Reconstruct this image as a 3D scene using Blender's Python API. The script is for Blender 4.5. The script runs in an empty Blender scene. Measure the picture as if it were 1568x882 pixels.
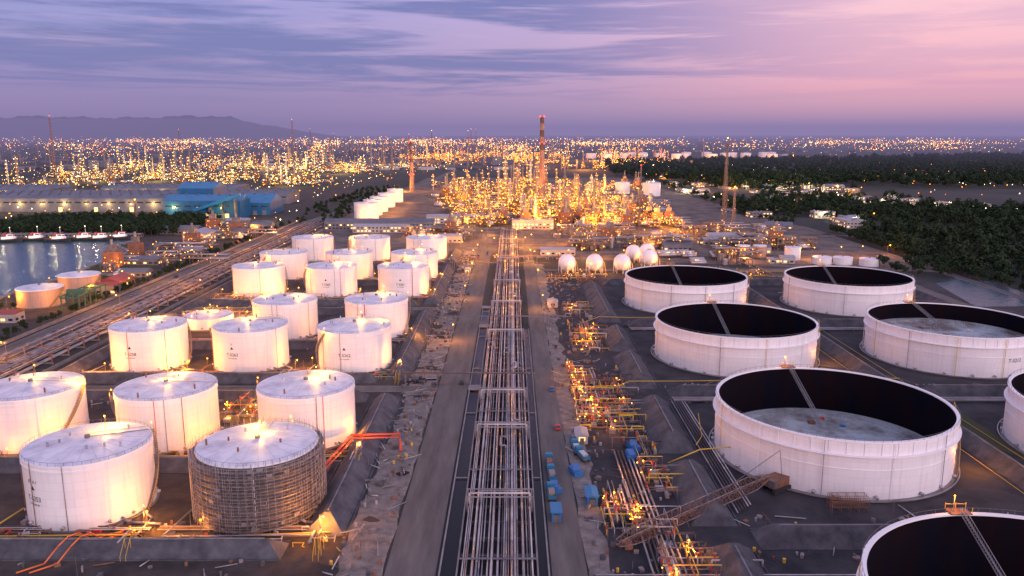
import bpy, math, random
from mathutils import Vector, Matrix
R = random.Random(7)
sc = bpy.context.scene
COL = sc.collection
sc.view_settings.view_transform = 'Standard'
sc.view_settings.look = 'None'
sc.view_settings.exposure = 0
pi = math.pi

def lin(r, g, b):
    f = lambda c: (c/255/12.92) if c/255 <= 0.04045 else ((c/255+0.055)/1.055)**2.4
    return (f(r), f(g), f(b), 1)

# ------------------------------------------------------------------ materials
MATS = {}
def mat(name, col, rough=0.6, metal=0.0, col2=None, scale=0.3, stretch=(1, 1, 1), emit=None, estr=0, lo=0.35, hi=0.65, bump=0.0, detail=6, spec=None):
    m = bpy.data.materials.new(name); m.use_nodes = True
    nt = m.node_tree; b = nt.nodes["Principled BSDF"]
    b.inputs["Base Color"].default_value = (*col[:3], 1)
    b.inputs["Roughness"].default_value = rough
    b.inputs["Metallic"].default_value = metal
    if spec is not None: b.inputs["Specular IOR Level"].default_value = spec
    if emit:
        b.inputs["Emission Color"].default_value = (*emit[:3], 1)
        b.inputs["Emission Strength"].default_value = estr
        m.cycles.emission_sampling = 'NONE'
    if col2:
        tc = nt.nodes.new("ShaderNodeTexCoord"); mp = nt.nodes.new("ShaderNodeMapping")
        mp.inputs["Scale"].default_value = stretch
        nz = nt.nodes.new("ShaderNodeTexNoise"); nz.inputs["Scale"].default_value = scale; nz.inputs["Detail"].default_value = detail
        nz.inputs["Roughness"].default_value = 0.65
        mr = nt.nodes.new("ShaderNodeMapRange"); mr.inputs["From Min"].default_value = lo; mr.inputs["From Max"].default_value = hi
        mx = nt.nodes.new("ShaderNodeMix"); mx.data_type = 'RGBA'
        mx.inputs[6].default_value = (*col[:3], 1); mx.inputs[7].default_value = (*col2[:3], 1)
        nt.links.new(tc.outputs["Object"], mp.inputs[0]); nt.links.new(mp.outputs[0], nz.inputs["Vector"])
        nt.links.new(nz.outputs["Fac"], mr.inputs["Value"]); nt.links.new(mr.outputs[0], mx.inputs[0])
        nt.links.new(mx.outputs[2], b.inputs["Base Color"])
        if bump:
            bp = nt.nodes.new("ShaderNodeBump"); bp.inputs["Strength"].default_value = bump; bp.inputs["Distance"].default_value = 1.0
            nt.links.new(nz.outputs["Fac"], bp.inputs["Height"]); nt.links.new(bp.outputs[0], b.inputs["Normal"])
    MATS[name] = m
    return m

def tank_paint(name, base, dirt, rad, amount=0.5):
    """welded plate courses + vertical seams + rain streaks"""
    m = mat(name, base, rough=0.5)
    nt = m.node_tree; N = nt.nodes; Lk = nt.links; b = N["Principled BSDF"]
    tc = N.new("ShaderNodeTexCoord"); sp = N.new("ShaderNodeSeparateXYZ"); Lk.new(tc.outputs["Object"], sp.inputs[0])
    at = N.new("ShaderNodeMath"); at.operation = 'ARCTAN2'; Lk.new(sp.outputs[0], at.inputs[0]); Lk.new(sp.outputs[1], at.inputs[1])
    ml = N.new("ShaderNodeMath"); ml.operation = 'MULTIPLY'; ml.inputs[1].default_value = rad; Lk.new(at.outputs[0], ml.inputs[0])
    cb = N.new("ShaderNodeCombineXYZ"); Lk.new(ml.outputs[0], cb.inputs[0]); Lk.new(sp.outputs[2], cb.inputs[1])
    br = N.new("ShaderNodeTexBrick"); br.inputs["Scale"].default_value = 1.0
    br.inputs["Brick Width"].default_value = 8.0; br.inputs["Row Height"].default_value = 2.35
    br.inputs["Mortar Size"].default_value = 0.05; br.inputs["Mortar Smooth"].default_value = 0.4
    br.inputs["Color1"].default_value = (1, 1, 1, 1); br.inputs["Color2"].default_value = (0.94, 0.94, 0.95, 1)
    br.inputs["Mortar"].default_value = (0.82, 0.81, 0.82, 1)
    Lk.new(cb.outputs[0], br.inputs["Vector"])
    nz = N.new("ShaderNodeTexNoise"); nz.inputs["Scale"].default_value = 1; nz.inputs["Detail"].default_value = 6
    mp = N.new("ShaderNodeMapping"); mp.inputs["Scale"].default_value = (0.9, 0.06, 1); Lk.new(cb.outputs[0], mp.inputs[0]); Lk.new(mp.outputs[0], nz.inputs["Vector"])
    mr = N.new("ShaderNodeMapRange"); mr.inputs["From Min"].default_value = 0.48; mr.inputs["From Max"].default_value = 0.8; mr.inputs["To Max"].default_value = amount
    Lk.new(nz.outputs["Fac"], mr.inputs["Value"])
    mx = N.new("ShaderNodeMix"); mx.data_type = 'RGBA'; mx.inputs[6].default_value = (*base[:3], 1); mx.inputs[7].default_value = (*dirt[:3], 1)
    Lk.new(mr.outputs[0], mx.inputs[0])
    m2 = N.new("ShaderNodeMix"); m2.data_type = 'RGBA'; m2.blend_type = 'MULTIPLY'; m2.inputs[0].default_value = 1
    Lk.new(mx.outputs[2], m2.inputs[6]); Lk.new(br.outputs["Color"], m2.inputs[7]); Lk.new(m2.outputs[2], b.inputs["Base Color"])

tank_paint("tank_white", (0.84, 0.81, 0.84), (0.52, 0.44, 0.42), 16.5, 0.35)
tank_paint("big_tank_white", (0.84, 0.81, 0.85), (0.54, 0.44, 0.44), 37, 0.35)
tank_paint("tank_tan", (0.45, 0.30, 0.24), (0.25, 0.15, 0.11), 13, 0.6)
mat("roof_paint", (0.74, 0.72, 0.81), 0.45, col2=(0.44, 0.41, 0.52), scale=0.16, lo=0.42, hi=0.72)
mat("rim_white", (0.84, 0.81, 0.85), 0.5)
mat("seam_grey", (0.46, 0.43, 0.50), 0.6)
mat("black", (0.03, 0.03, 0.035), 0.6)
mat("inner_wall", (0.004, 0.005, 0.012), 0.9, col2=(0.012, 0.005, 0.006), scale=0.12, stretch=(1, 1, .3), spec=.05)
mat("deck", (0.38, 0.43, 0.48), 0.95, col2=(0.15, 0.13, 0.13), scale=0.05, lo=0.45, hi=0.62, spec=.1, detail=10)
mat("scaffold", (0.17, 0.15, 0.16), 0.5, 0.3, col2=(0.08, 0.06, 0.06), scale=0.5)
mat("plank", (0.32, 0.26, 0.25), 0.8, col2=(0.12, 0.09, 0.085), scale=0.6)
mat("clad", (0.16, 0.13, 0.14), 0.6, 0.0, col2=(0.07, 0.055, 0.06), scale=0.4)
mat("steel", (0.24, 0.22, 0.23), 0.45, 0.4, col2=(0.12, 0.10, 0.11), scale=0.3)
mat("silver", (0.56, 0.53, 0.56), 0.38, 0.5, col2=(0.30, 0.28, 0.31), scale=0.15)
mat("pipe_grey", (0.40, 0.38, 0.42), 0.4, 0.35, col2=(0.20, 0.18, 0.20), scale=0.10)
mat("pipe_dark", (0.10, 0.09, 0.10), 0.5, 0.2, col2=(0.05, 0.04, 0.05), scale=0.1)
mat("pipe_white", (0.60, 0.57, 0.60), 0.4, 0.1, col2=(0.36, 0.33, 0.35), scale=0.1)
mat("vessel", (0.30, 0.27, 0.26), 0.5, 0.3, col2=(0.14, 0.12, 0.12), scale=0.1)
mat("rust", (0.28, 0.12, 0.07), 0.7, 0.0, col2=(0.14, 0.07, 0.05), scale=0.4)
mat("yellow", (0.62, 0.40, 0.05), 0.5)
mat("red_pipe", (0.60, 0.07, 0.03), 0.5)
mat("orange_hose", (0.75, 0.16, 0.04), 0.5)
mat("red_paint", (0.50, 0.05, 0.04), 0.5)
mat("blue_paint", (0.03, 0.14, 0.38), 0.5)
mat("truck_blue", (0.02, 0.16, 0.30), 0.4)
mat("window", (0.03, 0.04, 0.06), 0.1)
mat("window_lit", (0.8, 0.7, 0.4), 0.4, emit=(1, 0.55, 0.16), estr=1.6)
mat("concrete", (0.28, 0.25, 0.255), 0.85, col2=(0.17, 0.15, 0.155), scale=0.2)
mat("pale_dirt", (0.27, 0.235, 0.225), 0.95, col2=(0.10, 0.086, 0.082), scale=0.30, lo=0.30, hi=0.68, bump=.25, detail=10)
mat("road_asphalt", (0.16, 0.138, 0.133), 0.9, col2=(0.085, 0.072, 0.07), scale=0.25, stretch=(1, .12, 1), lo=0.3, hi=0.66, detail=9)
mat("asphalt_dark", (0.030, 0.026, 0.030), 0.95, col2=(0.014, 0.012, 0.015), scale=0.1, spec=.2)
mat("yard_left", (0.074, 0.055, 0.050), 0.95, col2=(0.022, 0.018, 0.020), scale=0.09, lo=0.34, hi=0.62, bump=.4, detail=11)
mat("yard_right", (0.054, 0.048, 0.056), 0.95, col2=(0.016, 0.015, 0.022), scale=0.08, lo=0.34, hi=0.64, bump=.4, detail=11)
mat("plant_ground", (0.17, 0.14, 0.132), 0.95, col2=(0.05, 0.040, 0.040), scale=0.05, lo=0.36, hi=0.64, detail=10)
mat("berm", (0.105, 0.102, 0.120), 0.9, col2=(0.045, 0.043, 0.054), scale=0.2, lo=.35, hi=.65, bump=.4)
mat("canal_water", (0.003, 0.004, 0.006), 0.25, spec=.15)
mat("paint_line", (0.6, 0.58, 0.56), 0.7)
mat("ground", (0.040, 0.038, 0.038), 0.95, col2=(0.010, 0.018, 0.020), scale=0.004, lo=.4, hi=.6, detail=10)
mat("forest_floor", (0.010, 0.014, 0.012), 1.0, col2=(0.022, 0.026, 0.018), scale=0.02)
mat("grass", (0.04, 0.060, 0.022), 1.0, col2=(0.08, 0.06, 0.03), scale=0.05)
mat("bark", (0.10, 0.07, 0.05), 0.9)
mat("leaves", (0.014, 0.030, 0.016), 0.8, col2=(0.044, 0.066, 0.028), scale=0.03, lo=.4, hi=.62, spec=.15)
mat("roof_grey", (0.14, 0.145, 0.19), 0.5, col2=(0.085, 0.088, 0.12), scale=0.05, stretch=(1, .2, 1))
mat("roof_pale", (0.36, 0.35, 0.41), 0.5, col2=(0.23, 0.22, 0.27), scale=0.06)
mat("wall_grey", (0.22, 0.21, 0.24), 0.7, col2=(0.14, 0.13, 0.15), scale=0.1)
mat("wall_white", (0.50, 0.45, 0.44), 0.7, col2=(0.34, 0.30, 0.29), scale=0.1)
mat("blue_clad", (0.012, 0.12, 0.27), 0.45, col2=(0.010, 0.09, 0.21), scale=0.1)
mat("blue_roof", (0.020, 0.18, 0.38), 0.4, col2=(0.015, 0.13, 0.30), scale=0.1)
mat("red_roof", (0.28, 0.06, 0.045), 0.6)
mat("green_steel", (0.04, 0.13, 0.08), 0.6)
mat("chimney", (0.33, 0.20, 0.17), 0.8, col2=(0.22, 0.13, 0.12), scale=0.1)
mat("chimney_dark", (0.09, 0.06, 0.07), 0.8)
mat("city_wall", (0.14, 0.13, 0.15), 0.8, col2=(0.05, 0.05, 0.065), scale=0.01)
mat("hill", (0.02, 0.035, 0.06), 1.0, col2=(0.012, 0.02, 0.04), scale=0.001)
mat("b_orange", (0, 0, 0), emit=(1, 0.29, 0.018), estr=15)
mat("b_yellow", (0, 0, 0), emit=(1, 0.47, 0.055), estr=16)
mat("b_white", (0, 0, 0), emit=(1, 0.82, 0.42), estr=12)
mat("b_red", (0, 0, 0), emit=(1, 0.04, 0.02), estr=9)
mat("f_orange", (0, 0, 0), emit=(1, 0.27, 0.015), estr=9)
mat("f_yellow", (0, 0, 0), emit=(1, 0.50, 0.08), estr=10)
mat("f_white", (0, 0, 0), emit=(1, 0.88, 0.50), estr=8)

def water_mat():
    m = mat("water", (0.02, 0.09, 0.14), 0.18, col2=(0.012, 0.055, 0.10), scale=0.02)
    nt = m.node_tree; b = nt.nodes["Principled BSDF"]
    tc = nt.nodes.new("ShaderNodeTexCoord"); nz = nt.nodes.new("ShaderNodeTexNoise"); nz.inputs["Scale"].default_value = 0.35; nz.inputs["Detail"].default_value = 4
    bp = nt.nodes.new("ShaderNodeBump"); bp.inputs["Strength"].default_value = 0.8; bp.inputs["Distance"].default_value = 1.0
    nt.links.new(tc.outputs["Object"], nz.inputs["Vector"]); nt.links.new(nz.outputs["Fac"], bp.inputs["Height"]); nt.links.new(bp.outputs[0], b.inputs["Normal"])
water_mat()

# ------------------------------------------------------------------ mesh builder
class MB:
    def __init__(s): s.V = []; s.F = []; s.M = []; s.S = []; s.k = []
    def mi(s, m):
        if m not in s.k: s.k.append(m)
        return s.k.index(m)
    def add(s, vs, fs, m, smooth=False):
        o = len(s.V); i = s.mi(m); s.V += vs
        for f in fs:
            s.F.append([o+a for a in f]); s.M.append(i); s.S.append(smooth)
    def box(s, x, y, z, sx, sy, sz, m, rz=0):
        """centre x,y ; base z"""
        c, q = math.cos(rz), math.sin(rz); vs = []
        for dz in (0, sz):
            for dx, dy in ((-1, -1), (1, -1), (1, 1), (-1, 1)):
                a, b = dx*sx/2, dy*sy/2
                vs.append((x+a*c-b*q, y+a*q+b*c, z+dz))
        s.add(vs, [(3, 2, 1, 0), (4, 5, 6, 7), (0, 1, 5, 4), (1, 2, 6, 5), (2, 3, 7, 6), (3, 0, 4, 7)], m)
    def cyl(s, x, y, z0, z1, r0, r1=None, n=12, m="steel", top=True, smooth=True, topm=None):
        if r1 is None: r1 = r0
        cs = [(math.cos(2*pi*i/n), math.sin(2*pi*i/n)) for i in range(n)]
        s.add([(x+c*r0, y+d*r0, z0) for c, d in cs]+[(x+c*r1, y+d*r1, z1) for c, d in cs],
              [(i, (i+1) % n, n+(i+1) % n, n+i) for i in range(n)], m, smooth)
        if top: s.add([(x+c*r1, y+d*r1, z1) for c, d in cs], [tuple(range(n))], topm or m)
    def ring(s, x, y, z0, z1, ri, ro, n, m):
        """annular solid"""
        cs = [(math.cos(2*pi*i/n), math.sin(2*pi*i/n)) for i in range(n)]
        P = []
        for r, z in ((ro, z0), (ro, z1), (ri, z1), (ri, z0)):
            P.append([(x+c*r, y+d*r, z) for c, d in cs])
        for a in range(4):
            A, B = P[a], P[(a+1) % 4]
            s.add(A+B, [(i, (i+1) % n, n+(i+1) % n, n+i) for i in range(n)], m, a in (0, 2))
    def tube(s, p, q, r, m, n=5):
        p, q = Vector(p), Vector(q); d = q-p
        if d.length < 1e-5: return
        d.normalize(); u = d.cross(Vector((0, 0, 1)))
        if u.length < 1e-3: u = Vector((1, 0, 0))
        u.normalize(); w = d.cross(u); vs = []
        for e in (p, q):
            for i in range(n):
                a = 2*pi*i/n+pi/4
                vs.append(tuple(e+u*(r*math.cos(a))+w*(r*math.sin(a))))
        s.add(vs, [(i, n+i, n+(i+1) % n, (i+1) % n) for i in range(n)]+[tuple(range(n)), tuple(range(2*n-1, n-1, -1))], m, n > 4)
    def path(s, pts, r, m, n=5):
        for a, b in zip(pts, pts[1:]): s.tube(a, b, r, m, n)
    def dome(s, x, y, z, r, h, n, m, rings=4):
        vs = [(x+r*math.cos(2*pi*i/n), y+r*math.sin(2*pi*i/n), z) for i in range(n)]; fs = []
        for k in range(1, rings):
            a = k/rings*pi/2; rr, zz = r*math.cos(a), z+h*math.sin(a)
            vs += [(x+rr*math.cos(2*pi*i/n), y+rr*math.sin(2*pi*i/n), zz) for i in range(n)]
            o = (k-1)*n
            fs += [(o+i, o+(i+1) % n, o+n+(i+1) % n, o+n+i) for i in range(n)]
        vs.append((x, y, z+h)); t = len(vs)-1; o = (rings-1)*n
        fs += [(o+i, o+(i+1) % n, t) for i in range(n)]
        s.add(vs, fs, m, True)
    def ball(s, x, y, z, r, n, m):
        s.dome(x, y, z, r, r, n, m, n//4+1)
        s2 = MB(); s2.dome(x, y, z, r, -r, n, m, n//4+1)
        s.add(s2.V, [f[::-1] for f in s2.F], m, True)
    def bulb(s, x, y, z, r, m):
        s.add([(x+r, y, z), (x-r, y, z), (x, y+r, z), (x, y-r, z), (x, y, z+r), (x, y, z-r)],
              [(0, 2, 4), (2, 1, 4), (1, 3, 4), (3, 0, 4), (2, 0, 5), (1, 2, 5), (3, 1, 5), (0, 3, 5)], m)
    def poly(s, pts, z, m):
        s.add([(a, b, z) for a, b in pts], [tuple(range(len(pts)))], m)
    def obj(s, name, loc=(0, 0, 0), rz=0):
        me = bpy.data.meshes.new(name); me.from_pydata(s.V, [], s.F)
        for k in s.k: me.materials.append(MATS[k])
        me.polygons.foreach_set("material_index", s.M); me.polygons.foreach_set("use_smooth", s.S)
        me.update(); o = bpy.data.objects.new(name, me); o.location = loc; o.rotation_euler[2] = rz
        COL.objects.link(o); return o

LM = 5.0
def light(x, y, z, P, col=(1, 0.42, 0.08), r=0.3):
    l = bpy.data.lights.new("lamp_light", 'POINT'); l.energy = P*LM; l.color = col; l.shadow_soft_size = r
    o = bpy.data.objects.new("lamp_light", l); o.location = (x, y, z); COL.objects.link(o); return o
ORG = (1, 0.33, 0.03); YEL = (1, 0.50, 0.06)

# ------------------------------------------------------------------ text bent on cylinders
def text_on(mb, body, size, phi0, zc, rad):
    cu = bpy.data.curves.new("label", 'FONT'); cu.body = body; cu.size = size; cu.align_x = 'CENTER'; cu.offset = size*0.012
    ob = bpy.data.objects.new("label", cu); COL.objects.link(ob)
    dg = bpy.context.evaluated_depsgraph_get(); me = ob.evaluated_get(dg).to_mesh()
    vs = []
    for v in me.vertices:
        ph = phi0+v.co.x/rad
        vs.append((rad*math.sin(ph), -rad*math.cos(ph), zc+v.co.y))
    mb.add(vs, [tuple(p.vertices) for p in me.polygons], "black")
    ob.evaluated_get(dg).to_mesh_clear(); bpy.data.objects.remove(ob)

def spiral_stair(mb, r, H, a0, a1, m="yellow"):
    n = 44
    for i in range(n):
        t = i/n; a = a0+(a1-a0)*t; z = t*H
        mb.box((r+0.75)*math.sin(a), -(r+0.75)*math.cos(a), z, 1.1, 0.9, 0.08, "steel", rz=a)
    pr = None
    for i in range(n//2+1):
        t = i/(n//2); a = a0+(a1-a0)*t
        p = ((r+1.3)*math.sin(a), -(r+1.3)*math.cos(a), t*H)
        if pr:
            mb.tube((pr[0], pr[1], pr[2]+1.1), (p[0], p[1], p[2]+1.1), 0.06, m, 4)
            mb.tube(pr, p, 0.11, "steel", 4)
        mb.tube(p, (p[0], p[1], p[2]+1.1), 0.05, m, 4)
        pr = p

def rail(mb, r, z, m, step=24, a0=0, a1=2*pi, rad=0.05):
    pts = [(r*math.sin(a0+(a1-a0)*i/step), -r*math.cos(a0+(a1-a0)*i/step)) for i in range(step+1)]
    for (x, y), (x2, y2) in zip(pts, pts[1:]):
        mb.tube((x, y, z+1.1), (x2, y2, z+1.1), rad, m, 4); mb.tube((x, y, z), (x, y, z+1.1), rad, m, 4)

def fixed_tank(x, y, D=33.0, H=18.7, label=None, phi=-0.4, scaff=False, near=True, paint="tank_white", lamp=1, name="oil_storage_tank", stair=1.0, big=None, base=()):
    mb = MB(); r = D/2; n = 72 if near else 40
    mb.cyl(0, 0, 0, 0.5, r+0.6, n=n, m="concrete")
    mb.cyl(0, 0, 0.5, H, r, n=n, m="clad" if scaff else paint, top=False)
    rise = D*0.05
    rs = [r+0.12, r*0.66, r*0.33, 0.7]; zs = [H+0.05, H+rise*0.40, H+rise*0.75, H+rise]
    for k in range(3):
        cs = [(math.cos(2*pi*i/n), math.sin(2*pi*i/n)) for i in range(n)]
        mb.add([(c*rs[k], d*rs[k], zs[k]) for c, d in cs]+[(c*rs[k+1], d*rs[k+1], zs[k+1]) for c, d in cs],
               [(i, (i+1) % n, n+(i+1) % n, n+i) for i in range(n)], "roof_paint", False)
    mb.ring(0, 0, H-0.35, H+0.12, r-0.1, r+0.22, n, "rim_white")
    mb.cyl(0, 0, zs[3]-0.1, zs[3]+0.9, 0.75, n=10, m="steel")
    if near:
        for k in range(20):
            a = 2*pi*k/20
            mb.tube((r*math.cos(a), r*math.sin(a), H+0.06), (r*.66*math.cos(a), r*.66*math.sin(a), zs[1]+.01), 0.05, "seam_grey", 4)
            mb.tube((r*.66*math.cos(a), r*.66*math.sin(a), zs[1]), (r*.33*math.cos(a), r*.33*math.sin(a), zs[2]+.01), 0.05, "seam_grey", 4)
        rail(mb, r+0.05, H, "steel", 48, rad=0.04)
        wa = R.uniform(-0.8, 0.8)+pi*0.8
        for o in (-0.5, 0.5):
            mb.tube((r*math.sin(wa)+o, -r*math.cos(wa), H+0.3), (o, 0, H+rise+0.3), 0.06, "steel", 4)
            mb.tube((r*math.sin(wa)+o, -r*math.cos(wa), H+1.3), (o, 0, H+rise+1.3), 0.05, "yellow", 4)
        for k in range(7):
            a = R.uniform(0, 6.28); q = R.uniform(0.4, 0.9)*r
            mb.cyl(q*math.cos(a), q*math.sin(a), H+0.2, H+rise*.5+1.2, 0.3, n=8, m=R.choice(["silver", "rust"]))
        for k in range(3):
            a = R.uniform(-1.2, 1.2); rr = r+0.3
            mb.tube((rr*math.sin(a), -rr*math.cos(a), 0.5), (rr*math.sin(a), -rr*math.cos(a), H+0.3), 0.11, R.choice(["red_pipe", "rust", "pipe_grey", "rim_white"]), 5)
        if not scaff: mb.ring(0, 0, H-1.6, H-1.44, r-0.05, r+0.28, n, "rim_white")
        for k in range(10):
            a = 2*pi*k/10+R.uniform(-.2, .2)
            mb.tube((r*math.sin(a), -r*math.cos(a), 1.5), ((r+1)*math.sin(a), -(r+1)*math.cos(a), 1.5), 0.45, "silver", 8)
        mb.path([((r)*math.sin(.9), -r*math.cos(.9), 1.2), ((r+4)*math.sin(.9), -(r+4)*math.cos(.9), 1.2), ((r+4)*math.sin(.9)+9, -(r+4)*math.cos(.9)-1, 1.2)], 0.35, "pipe_grey", 6)
    if stair:
        spiral_stair(mb, r, H, stair, stair+0.95, "yellow")
    if scaff:
        for lv in range(10):
            z = 0.8+lv*1.85
            mb.ring(0, 0, z, z+0.16, r+0.9, r+1.9, 48, "plank")
            rail(mb, r+1.85, z, "silver", 48, rad=0.055)
            for k in range(48):
                if R.random() < .14:
                    a = 2*pi*(k+.5)/48; mb.box((r+1.5)*math.sin(a), -(r+1.5)*math.cos(a), z+.17, 1.6, .1, .9, R.choice(["plank", "silver", "concrete"]), rz=a)
        for i in range(60):
            a = 2*pi*i/60
            for q in (r+0.9, r+1.9):
                mb.tube((q*math.sin(a), -q*math.cos(a), 0), (q*math.sin(a), -q*math.cos(a), H+1.4), 0.055, "silver", 4)
    if label:
        rr = r+0.04
        text_on(mb, label, 1.9, phi, H*0.44, rr)
        if big: text_on(mb, big, 1.2, phi, H*0.44+5.0, rr)
        a = phi; zc = H*0.44+3.0
        mb.add([((rr)*math.sin(a-.045), -rr*math.cos(a-.045), zc), (rr*math.sin(a+.045), -rr*math.cos(a+.045), zc), (rr*math.sin(a), -rr*math.cos(a), zc+1.3)], [(0, 1, 2)], "black")
        text_on(mb, "CAP 14200 M3", .7, phi, H*0.44-1.3, rr)
    if lamp:
        a = R.uniform(-0.9, 0.6)+pi; q_ = R.uniform(.2, .6)
        lx, ly = q_*r*math.sin(a), -q_*r*math.cos(a)
        mb.tube((lx, ly, H+rise*.3), (lx, ly, H+rise+3.0), 0.08, "steel", 4); mb.bulb(lx, ly, H+rise+3.4, 0.22, "b_yellow")
        light(x+lx, y+ly, H+rise+2.7, 1900*lamp*(D/33)**2, YEL, 0.13)
        if near:
            a = stair+0.95
            lx, ly = (r+0.8)*math.sin(a), -(r+0.8)*math.cos(a)
            mb.bulb(lx, ly, H+1.9, 0.25, "b_orange"); light(x+lx*1.1, y+ly*1.1, H-.2, 500*lamp, ORG, 0.13)
            a = R.uniform(1.8, 4.4); light(x+(r-2)*math.sin(a), y-(r-2)*math.cos(a), H+2.4, 500*lamp, YEL, .12); mb.tube(((r-2)*math.sin(a), -(r-2)*math.cos(a), H), ((r-2)*math.sin(a), -(r-2)*math.cos(a), H+2.2), .07, "steel", 4)
    for a in base:
        lx, ly = (r+3.2)*math.sin(a), -(r+3.2)*math.cos(a)
        mb.tube((lx, ly, 0), (lx, ly, 3.2), .1, "steel", 4); mb.bulb(lx, ly, 3.6, .3, "b_orange"); light(x+lx, y+ly, 2.9, 420, ORG, .15)
    return mb.obj(name, (x, y, 0))

fixed_tank(-120, 213, label="T-5253", phi=-0.5, stair=1.35, big="JET A-1", base=(1.15,))
fixed_tank(-72, 213, scaff=True, label=None, stair=1.9, base=(-.6,))
fixed_tank(-167, 265, stair=0.75, lamp=1.3, base=(.1, .5))
fixed_tank(-120, 265, stair=-1.9, base=(1.3,))
fixed_tank(-72, 267, stair=-2.6, base=(-1.2,))
fixed_tank(-167, 356, label="T-5258", phi=-0.1, stair=1.5, base=(-.9, 1.1))
fixed_tank(-120, 355, label="T-5263", phi=-0.2, stair=-2.2, big="A", base=(-1.4,))
fixed_tank(-72, 354, label="T-5262", phi=-0.1, stair=-1.6, base=(-1.5,))
fixed_tank(-120, 412, stair=-2.4, base=(-1.2,)); fixed_tank(-72, 414, stair=1.0, base=(1.3,))
for X, st in ((-168, 1.4), (-120, -1.8), (-72, 1.2)):
    fixed_tank(X, 521, D=33.5, label={-168: None, -120: "T-5260", -72: "T-5261"}[X], phi=0, stair=st, lamp=1.2, base=(1.4,) if X != -72 else (1.2, -.9))
    fixed_tank(X, 581, D=34, stair=-st, lamp=1.2, base=(1.3,))
    fixed_tank(X, 667, D=34, stair=st, lamp=1.5, base=(.9,))
fixed_tank(-168, 430, D=26, H=6, stair=2.2, lamp=1.5, base=(.5, -.9))
for Y in (985, 1032, 1080, 1146, 1232):
    fixed_tank(-180, Y, D=30 if Y < 1000 else 24, H=20, near=False, stair=0, lamp=1, paint="tank_white")
    light(-158, Y-14, 8, 5000, ORG); light(-182, Y-24, 5, 2500, ORG)
for Y in (485, 531):
    fixed_tank(-293, Y, D=26, H=11, near=False, paint="tank_tan", stair=0.8, lamp=.6, name="fuel_tank"); light(-275, Y-14, 6, 1200, ORG)
fixed_tank(235, 661, D=13, H=11, near=False, stair=0, lamp=0, name="water_tank")
for X, Y in ((252, 640), (268, 638), (286, 630)):
    fixed_tank(X, Y, D=15, H=6, near=False, stair=0, lamp=0, name="water_tank")
for X in (199, 213):
    fixed_tank(X, 679, D=11, H=10, near=False, stair=0, lamp=0, paint="tank_tan", name="fuel_tank")
fixed_tank(235, 1350, D=30, H=22, near=False, stair=0, lamp=2)
fixed_tank(193, 1400, D=26, H=20, near=False, stair=0, lamp=2)

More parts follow.
